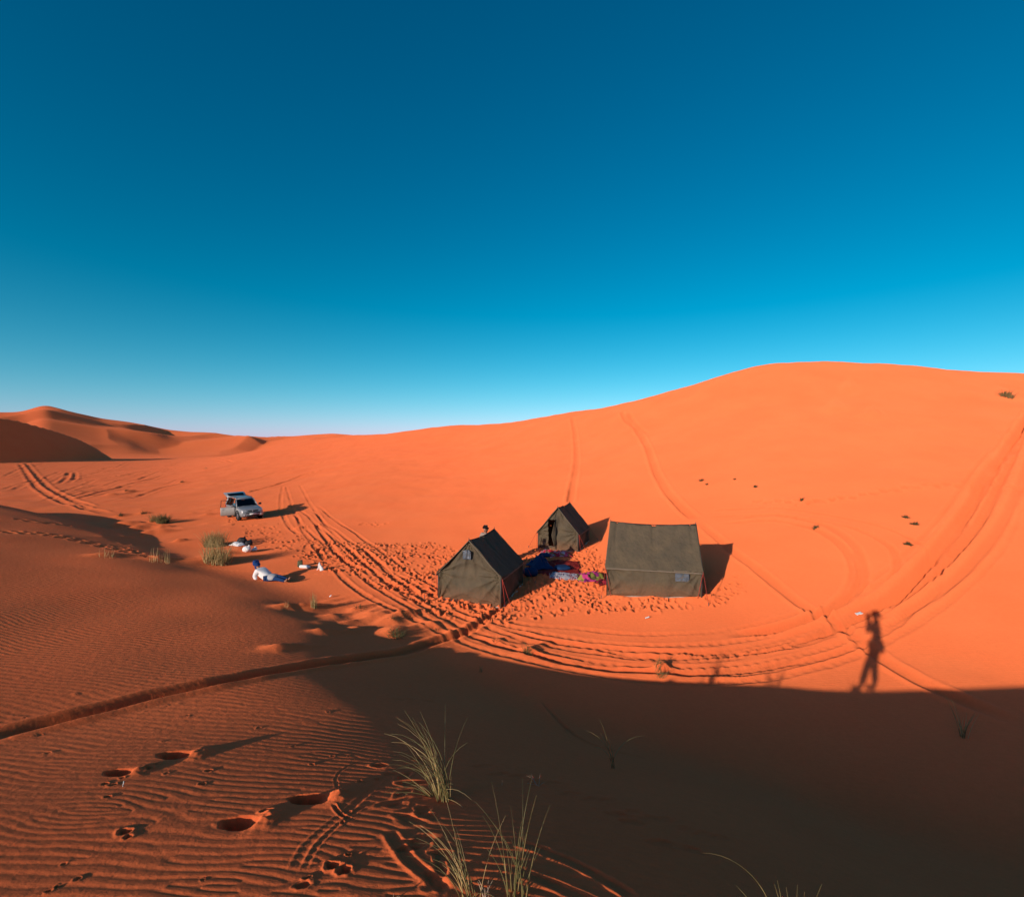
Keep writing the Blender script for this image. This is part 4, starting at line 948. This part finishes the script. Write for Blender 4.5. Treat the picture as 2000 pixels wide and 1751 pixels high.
# man half lying on the sand, white robe, blue turban
pp = G(524, 1133)
Jr = dict(pelvis=(0, 0, .12), chest=(-.36, .05, .31), neck=(-.48, .07, .41), head=(-.54, .075, .53), lsh=(-.38, .21, .37), rsh=(-.40, -.12, .35), lel=(-.20, .24, .24), lwr=(.0, .16, .22), rel=(-.46, -.16, .16), rwr=(-.30, -.24, .06),
          lhip=(.03, .10, .11), rhip=(.03, -.09, .11), lkn=(.40, .10, .16), rkn=(.42, -.08, .13), lan=(.78, .10, .06), ran=(.80, -.06, .055), ltoe=(.84, .13, .17), rtoe=(.86, -.07, .16))
person('person in white robe and blue turban reclining on the sand with legs stretched out', (pp.x, pp.y, pp.z - .02), math.radians(-14), Jr, (.9, -.15, -.1), dict(top=M_WHITE, legs=M_NAVYB, turban=True, hem=.10, hemr=(.21, .16), top_name='robe', sleeve=.9, loose=1.35, skirt=True))

# ------------------------------------------------------------------ rugs, blankets and cushions between the tents
def pattern_material(name, cols, scale, stripes=0.0, rough=.9):
    m, nt, b = new_mat(name); lk = nt.links.new
    b.inputs['Roughness'].default_value = rough; b.inputs['Specular IOR Level'].default_value = .15
    tc = N(nt, 'ShaderNodeTexCoord')
    vo = N(nt, 'ShaderNodeTexVoronoi', Scale=scale); lk(tc.outputs['Object'], vo.inputs['Vector'])
    sp = N(nt, 'ShaderNodeSeparateColor'); lk(vo.outputs['Color'], sp.inputs[0])
    r = N(nt, 'ShaderNodeValToRGB'); r.color_ramp.interpolation = 'CONSTANT'
    while len(r.color_ramp.elements) < len(cols): r.color_ramp.elements.new(.5)
    for k, c in enumerate(cols): r.color_ramp.elements[k].position = k / len(cols); r.color_ramp.elements[k].color = (*c, 1)
    lk(sp.outputs[0], r.inputs[0]); last = r.outputs[0]
    if stripes:
        wv = N(nt, 'ShaderNodeTexWave', Scale=stripes, Distortion=.6); lk(tc.outputs['Object'], wv.inputs['Vector'])
        st = N(nt, 'ShaderNodeMath', operation='GREATER_THAN'); st.inputs[1].default_value = .72; lk(wv.outputs['Fac'], st.inputs[0])
        mx = N(nt, 'ShaderNodeMix', data_type='RGBA'); lk(st.outputs[0], mx.inputs[0]); lk(last, mx.inputs[6]); mx.inputs[7].default_value = (*cols[-1], 1); last = mx.outputs[2]
    lk(last, b.inputs['Base Color'])
    n2 = N(nt, 'ShaderNodeTexNoise', Scale=30.0, Detail=3.0); lk(tc.outputs['Object'], n2.inputs['Vector'])
    bp = N(nt, 'ShaderNodeBump'); bp.inputs['Distance'].default_value = .02; lk(n2.outputs[0], bp.inputs['Height']); lk(bp.outputs[0], b.inputs['Normal'])
    return m
M_RUG = pattern_material('maroon_rug', [(.34, .022, .016), (.28, .016, .014), (.40, .04, .025), (.30, .018, .015)], 7)
M_PINK = pattern_material('pink_red_print', [(.55, .03, .05), (.62, .30, .34), (.50, .02, .03), (.30, .14, .05), (.66, .10, .16), (.55, .42, .42)], 6)
M_CHECK = pattern_material('pale_check_print', [(.52, .45, .48), (.40, .03, .05), (.55, .50, .52), (.06, .05, .12), (.60, .52, .50)], 9, 5)
M_MULTI = pattern_material('multicolour_print', [(.20, .02, .12), (.22, .20, .04), (.10, .10, .03), (.55, .05, .20), (.08, .02, .03), (.35, .28, .06)], 5)
M_DKRED = pattern_material('dark_red_print', [(.16, .01, .015), (.30, .02, .04), (.06, .01, .01), (.36, .10, .02)], 7)
M_BLUEB = simple('blue_blanket', (.004, .028, .09), .8, .3, .35, 5, .02, 14)
def draped(name, label, cat, px, py, w, d, rot, mat, h=.03, fold=.03, seed=0, lump=None, group=None):
    """a cloth lying on the sand: follows the ground, with folds and heaps"""
    c = G(px, py); T_ = None
    n1, n2 = 34, 26
    cs, s_ = math.cos(rot), math.sin(rot)
    def fn(u, v):
        ew = 1 + .10 * sn(v * 3, seed, 0, 101); ed = 1 + .12 * sn(u * 3, seed + 4, 0, 102)
        x = (u - .5) * w * ew; y = (v - .5) * d * ed
        X_, Y_ = x * cs - y * s_, x * s_ + y * cs
        edge = min(1, 5 * min(u, 1 - u, v, 1 - v) + .15)
        z = gz(c.x + X_, c.y + Y_) - c.z + h * edge + fold * edge * (abs(sn(x * 3.1, y * 2.6, 0, 103 + seed)) * 1.3 + .5 * sn(x * 8, y * 7, 0, 104 + seed)) + .012
        for (lu, lv, lr_, lh) in (lump or []):
            z += lh * math.exp(-(((u - lu) / lr_)**2 + ((v - lv) / lr_)**2)) * (1 + .3 * sn(x * 6, y * 6, 0, 106 + seed))
        return Vector((X_, Y_, z))
    o = mesh_obj(name, *grid(fn, n1, n2), mat); o.location = c; solid(o, .018, 1)
    return tag(o, label, cat, group)
draped('rug', 'large maroon rug spread on the sand between the tents, mostly in shade', 'rug', 1083, 1109, 2.1, 2.1, -.1, M_RUG, .015, .012, 1)
draped('blanket', 'heaped dark blue blanket on the maroon rug', 'blanket', 1055, 1108, .85, 1.1, .35, M_BLUEB, .08, .07, 2, [(.5, .55, .35, .30), (.3, .3, .25, .16), (.75, .75, .22, .18)])
draped('blanket', 'crumpled pink and red patterned blanket by the tent with open doorway', 'blanket', 1085, 1083, 1.3, 1.3, .15, M_PINK, .03, .07, 3, [(.3, .6, .2, .10), (.7, .4, .2, .10)])
draped('rug', 'pale printed cotton sheet with dark marks lying between rug and large tent', 'sheet', 1113, 1126, 1.55, .75, -.1, M_CHECK, .02, .035, 4)
draped('blanket', 'olive, purple and pink patterned blanket heaped against the large tent', 'blanket', 1153, 1128, 1.05, 1.0, .1, M_MULTI, .05, .08, 5, [(.65, .55, .25, .14), (.3, .35, .2, .10)])
draped('blanket', 'dark red patterned blanket at the corner of the large tent', 'blanket', 1179, 1139, .55, .5, .3, M_DKRED, .04, .06, 6, [(.5, .5, .3, .10)])
def cushion(label, px, py, L, W, H, rot, mat, seed, dz=0.0):
    c = G(px, py)
    def fn(u, v):
        a = u * 2 * math.pi; b_ = (v - .5) * math.pi
        cx = math.copysign(abs(math.cos(a))**.6, math.cos(a)); cy = math.copysign(abs(math.sin(a))**.6, math.sin(a)); r_ = math.cos(b_)**.55 if math.cos(b_) > 1e-6 else 0
        k = 1 + .10 * sn(cx * 2 + seed, cy * 2, v * 2, 110)
        return Vector((cx * r_ * L / 2 * k, cy * r_ * W / 2 * k, H / 2 * (1 + math.sin(b_) * (1 + .16 * sn(cx * 3, cy * 3, 0, 112 + seed)))))
    o = mesh_obj('cushion', *grid(fn, 28, 14), mat); o.location = (c.x, c.y, c.z + dz - .015); o.rotation_euler = (0, 0, rot)
    return tag(o, label, 'cushion', 'blue cushions on the rug')
cushion('flat bright blue cushion lying alone on the shaded maroon rug', 1098, 1113, .62, .62, .19, .2, M_BLUEB, 1, .03)
cushion('rounded blue cushion pressed against the side of the tent with gable window', 1036, 1124, .55, .5, .34, .5, M_BLUEB, 2)
cushion('blue cushion lying on top of the heaped dark blue blanket', 1064, 1098, .5, .42, .16, -.2, M_BLUEB, 3, .27)

# ------------------------------------------------------------------ gear on the sand by the big grass clump
def sack(name, label, cat, px, py, L, W, H, rot, mat, seed, parts=True):
    c = G(px, py); T_ = thing(name, label, cat, (c.x, c.y, c.z - .02), rot)
    def fn(u, v):
        a = u * 2 * math.pi; b_ = (v - .5) * math.pi; r_ = max(math.cos(b_), 0)**.6
        k = 1 + .28 * sn(math.cos(a) * 1.6 + seed, math.sin(a) * 1.6, v * 2, 120)
        return Vector((math.cos(a) * r_ * L / 2 * k, math.sin(a) * r_ * W / 2 * k, H / 2 * (1 + math.sin(b_) * (1 + .25 * sn(math.cos(a) * 2, math.sin(a) * 2 + seed, 0, 122)))))
    mesh_obj('bag_body', *grid(fn, 26, 14), mat, T_)
    mesh_obj('bag_neck', *tube([(L * .2, 0, H * .86), (L * .24, 0, H * 1.02), (L * .30, .02, H * 1.12)], [.05, .03, .055], 8), mat, T_)
    return T_
M_DARKBAG = simple('dark_bag_cloth', (.03, .028, .03), .8)
M_PAPER = simple('white_paper', (.80, .76, .72), .8)
sack('bag', 'black travel bag resting upright behind the white bags by the grass clump', 'bag', 473, 1063, .42, .34, .36, .3, M_DARKBAG, 1)
sack('bag', 'dark grey bag slumped between the black bag and the white sack', 'bag', 486, 1065, .36, .30, .26, .9, M_DARKBAG, 2)
sack('sack', 'plump white cotton sack in front of the dark bags', 'sack', 482, 1077, .36, .30, .27, .2, M_WHITE, 3)
sack('sack', 'small white bag lying at the end of the gear pile', 'bag', 497, 1075, .24, .18, .15, 1.2, M_WHITE, 4)
draped('cloth', 'rumpled white cloth lying between the grass clump and the black bag', 'cloth', 464, 1065, .75, .45, -.5, M_WHITE, .05, .06, 9, [(.5, .5, .3, .08)])
c = G(586, 1106)
jc = thing('jerrycan', 'squat olive jerrycan standing beside a white bottle on the sand', 'jerrycan', (c.x, c.y, c.z - .01), .3)
M_OLIVE = simple('olive_plastic', (.10, .10, .045), .6)
rounded(mesh_obj('can_body', *box(0, 0, .12, .20, .13, .25), M_OLIVE, jc), .03)
mesh_obj('can_handle', *tube([(-.06, 0, .24), (-.05, 0, .29), (.03, 0, .29), (.04, 0, .24)], .014, 6), M_OLIVE, jc)
mesh_obj('can_cap', *lathe([(.025, .23), (.025, .28)], 10), M_BLACK, jc).location = (.07, 0, 0)
c = G(597, 1109)
bt = thing('bottle', 'white plastic bottle lying on its side next to the jerrycan', 'bottle', (c.x, c.y, c.z + .055), -.15)
mesh_obj('bottle_body', *lathe([(.05, -.26), (.07, -.24), (.07, .10), (.045, .17), (.028, .20)], 14, 'x'), M_WHITE, bt)
mesh_obj('bottle_cap', *lathe([(.032, -.30), (.032, -.26)], 10, 'x'), M_BLACK, bt)
c = G(625, 1113)
pgv = grid(lambda u, v: Vector(((u - .5) * .34 * (1 - .75 * v) + .03 * math.sin(v * 5), .10 * math.sin(u * 6.28) * (1 - v) + .02 * sn(u * 4, v * 4, 0, 130), -.02 + .34 * v * (1 - .5 * abs(u - .5)))), 14, 10)
pb_ = mesh_obj('paper_bag', *pgv, M_PAPER); pb_.location = c; pb_.rotation_euler = (0, 0, -.2); solid(pb_, .03)
tag(pb_, 'pointed white paper bag standing on the sand near the bottle', 'paper bag')
def scrap(label, px, py, w, h, seed):
    c = G(px, py)
    v = grid(lambda u, q: Vector(((u - .5) * w, (q - .5) * h, .02 + .05 * abs(sn(u * 3 + seed, q * 3, 0, 131)) + .04 * u)), 6, 5)
    o = mesh_obj('litter_scrap', *v, M_PAPER); o.location = c; o.rotation_euler = (.25, 0, seed); solid(o, .004)
    return tag(o, label, 'litter')
scrap('white paper scrap lying beside the head of the photographer\'s shadow', 1677, 1200, .22, .11, .2)
scrap('tiny white scrap on the sand behind the upright green grass stems', 645, 1166, .06, .05, .7)
scrap('pale flake of litter on the smooth sand in front of the large tent', 1264, 1208, .13, .04, .1)
scrap('tiny white pebble-like scrap near the two small footprints on the rippled dune', 242, 1539, .012, .01, .4)

# ------------------------------------------------------------------ grass
def leaf_material(name, c0, c1):
    m, nt, b = new_mat(name); lk = nt.links.new
    b.inputs['Roughness'].default_value = .6; b.inputs['Specular IOR Level'].default_value = .3
    oi = N(nt, 'ShaderNodeTexCoord'); no = N(nt, 'ShaderNodeTexNoise', Scale=11.0, Detail=2.0); lk(oi.outputs['Object'], no.inputs['Vector'])
    r = N(nt, 'ShaderNodeValToRGB'); r.color_ramp.elements[0].position = .35; r.color_ramp.elements[1].position = .65; r.color_ramp.elements[0].color = (*c0, 1); r.color_ramp.elements[1].color = (*c1, 1)
    lk(no.outputs[0], r.inputs[0]); lk(r.outputs[0], b.inputs['Base Color'])
    return m
M_GREEN = leaf_material('green_grass', (.13, .115, .035), (.27, .225, .09))
M_STRAW = leaf_material('straw_grass', (.40, .25, .09), (.58, .41, .18))
M_OLIVEG = leaf_material('olive_grass', (.14, .105, .032), (.34, .24, .09))
M_DARKG = leaf_material('dark_scrub', (.045, .045, .018), (.12, .10, .035))
M_BARK = leaf_material('dry_stalk', (.34, .22, .14), (.50, .38, .26))
def blade(p0, direction, length, bend, rad, nseg=6, nside=3, droop=0.0):
    """a stem that starts near-upright and bows over along direction"""
    d = Vector((math.cos(direction), math.sin(direction), 0)); pts = []; p = Vector(p0); e = bend[0]
    for k in range(nseg + 1):
        pts.append(p.copy()); f = k / nseg; ang = bend[0] + (bend[1] - bend[0]) * f**1.2
        p = p + (d * math.sin(ang) + Vector((0, 0, 1)) * math.cos(ang)) * (length / nseg)
    return tube(pts, [rad * (1 - .82 * (k / nseg)) for k in range(nseg + 1)], nside, False)
def tuft(name, label, cat, px, py, n, hgt, spread, mats, lean=None, bend=(.1, .9), rad=.004, foot=.05, group=None, split=False, seed=0, single=True):
    rg = random.Random(seed * 77 + int(px)); c = G(px, py); c.z = gz(c.x, c.y)
    hb = {}
    blades = []
    for k in range(n):
        a = rg.uniform(0, 2 * math.pi) if lean is None or rg.random() < .25 else rg.gauss(lean, .55)
        rr = foot * math.sqrt(rg.random()); th_ = rg.uniform(0, 6.28)
        x, y = rr * math.cos(th_), rr * math.sin(th_)
        z = gz(c.x + x, c.y + y) - c.z - .02
        L = hgt * rg.uniform(.45, 1.12); b0 = bend[0] * rg.uniform(.2, 1.6) * (1 + spread * rr / max(foot, .01)); b1 = b0 + (bend[1] - bend[0]) * rg.uniform(.3, 1.35)
        blades.append((rg.choice(mats), blade((x, y, z), a, L, (b0, b1), rad * rg.uniform(.7, 1.3), 7 if split else 5)))
    if split:
        T_ = thing(name, label, cat, c, 0, group)
        for m, g in blades: mesh_obj('grass_blade', *g, m, T_)
        return T_
    by = {}
    for m, g in blades: by.setdefault(m.name, (m, []))[1].append(g)
    if len(by) == 1:
        m, gs = list(by.values())[0]; o = mesh_obj(name, *join(*gs), m); o.location = c; return tag(o, label, cat, group)
    T_ = thing(name, label, cat, c, 0, group)
    for m, gs in by.values():
        nm = 'dry_stems' if m in (M_STRAW, M_BARK) else 'green_stems'
        mesh_obj(nm, *join(*gs), m, T_)
    return T_
LEFT = math.pi
# the two near clumps, every blade its own piece
tuft('grass_clump', 'arching green grass clump leaning left at the edge of light and shade', 'grass', 868, 1562, 42, .80, 1.0, [M_GREEN, M_GREEN, M_OLIVEG, M_STRAW], LEFT, (.10, 1.5), .0040, .06, split=True, seed=1)
tuft('grass_clump', 'low arching grass blades fanned out over churned sand', 'grass', 846, 1556, 18, .52, 1.0, [M_GREEN, M_OLIVEG, M_STRAW], LEFT, (.55, 1.5), .0034, .04, split=True, seed=2)
tuft('grass_clump', 'open upright grass clump with thin crossing stems around pale broken stalks', 'grass', 1008, 1752, 20, .58, .8, [M_GREEN, M_GREEN, M_OLIVEG], None, (.12, .7), .0033, .07, split=True, seed=3)
tuft('grass_clump', 'open green grass clump bending left beside pale broken stalks', 'grass', 915, 1762, 20, .56, .9, [M_GREEN, M_OLIVEG, M_STRAW], LEFT, (.15, 1.25), .0032, .07, split=True, seed=4)
tuft('dry_stalk', 'thick pale broken plant stalks among the open grass clumps', 'dry plant', 948, 1764, 8, .17, .5, [M_BARK], None, (.15, .5), .007, .03, split=True, seed=5)
tuft('dry_stalk', 'pale twig lying on the sand beside the open grass clumps', 'dry plant', 772, 1752, 4, .16, .5, [M_BARK], .5, (.9, 1.5), .003, .02, split=True, seed=6)
tuft('grass_clump', 'few thin pale blades bowed left in the shaded hollow', 'grass', 1198, 1500, 7, .66, .6, [M_OLIVEG], LEFT, (.12, 1.2), .0045, .03, split=True, seed=7)
tuft('dry_stalk', 'curled pale dry twig on dark shaded sand', 'dry plant', 1050, 1533, 9, .15, 1.0, [M_BARK], LEFT, (.5, 2.2), .0035, .05, split=True, seed=8)
tuft('dry_stalk', 'single short pale stick standing in dark shaded sand', 'dry plant', 981, 1532, 1, .11, .2, [M_BARK], None, (.05, .1), .004, .01, seed=9)
tuft('grass_clump', 'sparse straw-coloured tuft with upright stems in deep shade', 'grass', 1883, 1440, 24, .66, .9, [M_STRAW, M_OLIVEG], None, (.10, .5), .0055, .06, split=True, seed=10)
# plant on the crest just below the frame: one long blade bows into view, its shadow falls on the lit flat
cb = G(1512, 1800)
T_ = thing('grass_clump', 'long single blade of grass arching over the dark slope', 'grass', (cb.x, cb.y, gz(cb.x, cb.y) - .01))
mesh_obj('grass_blade', *blade((0, 0, 0), math.radians(165), .58, (.15, 1.85), .0028, 16), M_OLIVEG, T_)
mesh_obj('grass_blade', *blade((-.05, .03, 0), math.radians(150), .20, (.7, 1.0), .0028, 8), M_OLIVEG, T_)
for k in range(7): mesh_obj('grass_blade', *blade((.04 * math.cos(k), -.22 + .04 * math.sin(k * 2), -.02), k * .9, .34 + .03 * k, (.05, .35), .005, 6), M_OLIVEG, T_)
# the thick clump by the gear, and its neighbours
tuft('grass_bush', 'dense olive desert bush on the flat behind the tall straw clump', 'bush', 420, 1066, 420, .80, 1.3, [M_OLIVEG, M_STRAW, M_OLIVEG], None, (.15, .55), .009, .50, seed=11)
tuft('grass_bush', 'tall straw-coloured grass clump on the brow beside the gear pile', 'bush', 424, 1098, 330, .92, 1.3, [M_STRAW, M_OLIVEG, M_STRAW], None, (.12, .40), .009, .48, seed=12)
tuft('grass_bush', 'round dark green bush alone on the flat left of the car', 'bush', 318, 1020, 260, .62, 1.3, [M_DARKG, M_OLIVEG], None, (.2, .75), .013, .34, seed=13)
tuft('grass_bush', 'thin olive bush next to the round dark green bush', 'bush', 302, 1017, 90, .55, 1.2, [M_OLIVEG], None, (.3, .8), .010, .28, seed=14)
tuft('grass_clump', 'narrow upright tuft of green stems on the brow of shade', 'grass', 613, 1186, 46, .46, .5, [M_GREEN, M_STRAW], None, (.05, .22), .0055, .09, seed=15)
tuft('grass_clump', 'few thin stems on a small lit hump beside shaded hollow', 'grass', 560, 1185, 7, .28, .5, [M_STRAW], None, (.08, .35), .004, .06, seed=16)
tuft('grass_bush', 'low rounded green bush on a lit sand hummock', 'bush', 773, 1240, 190, .24, 1.5, [M_GREEN, M_DARKG], None, (.6, 1.2), .006, .22, seed=17)
tuft('grass_clump', 'small dark scrub on broken ground nearest the straight rut junction', 'scrub', 848, 1230, 30, .14, 1.2, [M_DARKG], None, (.5, 1.1), .005, .12, seed=18)
for q, (a, b_, h_) in enumerate([(702, 1187, .16), (768, 1207, .16), (792, 1200, .12)]):
    tuft('grass_clump', ['low dark scrub on broken ground nearest the upright green stems', 'low dark scrub just behind the low rounded green bush', 'smallest scrub on broken ground beside the inner wheel track'][q], 'scrub', a, b_, 40, h_, 1.3, [M_DARKG], None, (.5, 1.2), .006, .14, group='scrub on broken ground', seed=19 + q)
tuft('grass_clump', 'green spiky clump straddling the outermost wheel rut', 'grass', 1030, 1277, 60, .30, 1.2, [M_GREEN, M_OLIVEG], None, (.3, .8), .005, .13, seed=23)
for q, (a, b_, h_) in enumerate([(1286, 1300, .26), (1290, 1319, .22)]):
    tuft('grass_clump', ['green spiky clump standing in the outer rut by the shade edge', 'green spiky clump between outer rut and shade edge'][q], 'grass', a, b_, 46, h_, 1.2, [M_GREEN, M_OLIVEG], None, (.3, .8), .005, .10, group='pair of clumps by the shade edge', seed=24 + q)
tuft('grass_clump', 'tiny dark clump where the straight rut meets the wheel tracks', 'grass', 968, 1250, 26, .16, 1.2, [M_DARKG], None, (.4, 1.0), .005, .09, seed=27)
tuft('grass_clump', 'faint thin tuft in shade below the wheel tracks', 'grass', 938, 1312, 12, .20, 1, [M_OLIVEG], None, (.2, .7), .004, .05, seed=28)
tuft('grass_clump', 'row of thin dry stems on the brow of the left dune', 'grass', 312, 1098, 26, .55, .5, [M_STRAW], None, (.05, .25), .006, .34, seed=29)
tuft('grass_clump', 'wisp of dry stems on a hump of the left dune', 'grass', 206, 1088, 12, .36, .5, [M_STRAW], None, (.1, .4), .006, .22, seed=30)
DUNE_L = ['dark tuft on the big dune, highest of three close together', 'dark tuft on the big dune, just below the highest of three close together', 'dark tuft on the big dune, lowest of three close together', 'lone dark tuft between the curved loop tracks', 'larger dark tuft on the dune slope straight above the large tent',
          'small dark tuft on the dune slope next to the line of footsteps', 'tiny dark tuft at the start of the line of footsteps', 'speck of scrub beside the larger tuft above the large tent', 'faintest speck of scrub on the slope above the large tent']
for q, (a, b_, h_) in enumerate([(1770, 1011, .22), (1787, 1024, .22), (1773, 1063, .22), (1593, 1031, .22), (1370, 939, .30), (1475, 951, .22), (1566, 977, .20), (1381, 946, .16), (1435, 936, .14)]):
    tuft('scrub_tuft', DUNE_L[q], 'scrub', a, b_, 70, h_ * .9, 1.2, [M_DARKG], None, (.4, 1.1), .011, .07 + .03 * (h_ > .21), group='small tufts on the big dune', seed=31 + q)
tuft('scrub_tuft', 'larger olive tuft high on the big dune near its skyline', 'scrub', 1968, 775, 90, .75, 1.2, [M_OLIVEG], None, (.3, .9), .025, .45, seed=45)
FLAT_L = ['dark scrub hump alone on the flat behind the round green bush', 'small scrub hump at the foot of the far slope beyond the car', 'tiny scrub hump where the twin tracks end at the left dune', 'tiny scrub hump next to the thin olive bush', 'tiny scrub hump among crossing tracks on the far flat']
for q, (a, b_) in enumerate([(355, 941), (402, 915), (235, 1006), (280, 1002), (246, 958)]):
    tuft('scrub_tuft', FLAT_L[q], 'scrub', a, b_, 40, .28, 1.2, [M_DARKG], None, (.5, 1.2), .012, .18, group='scrub humps on the far flat', seed=50 + q)
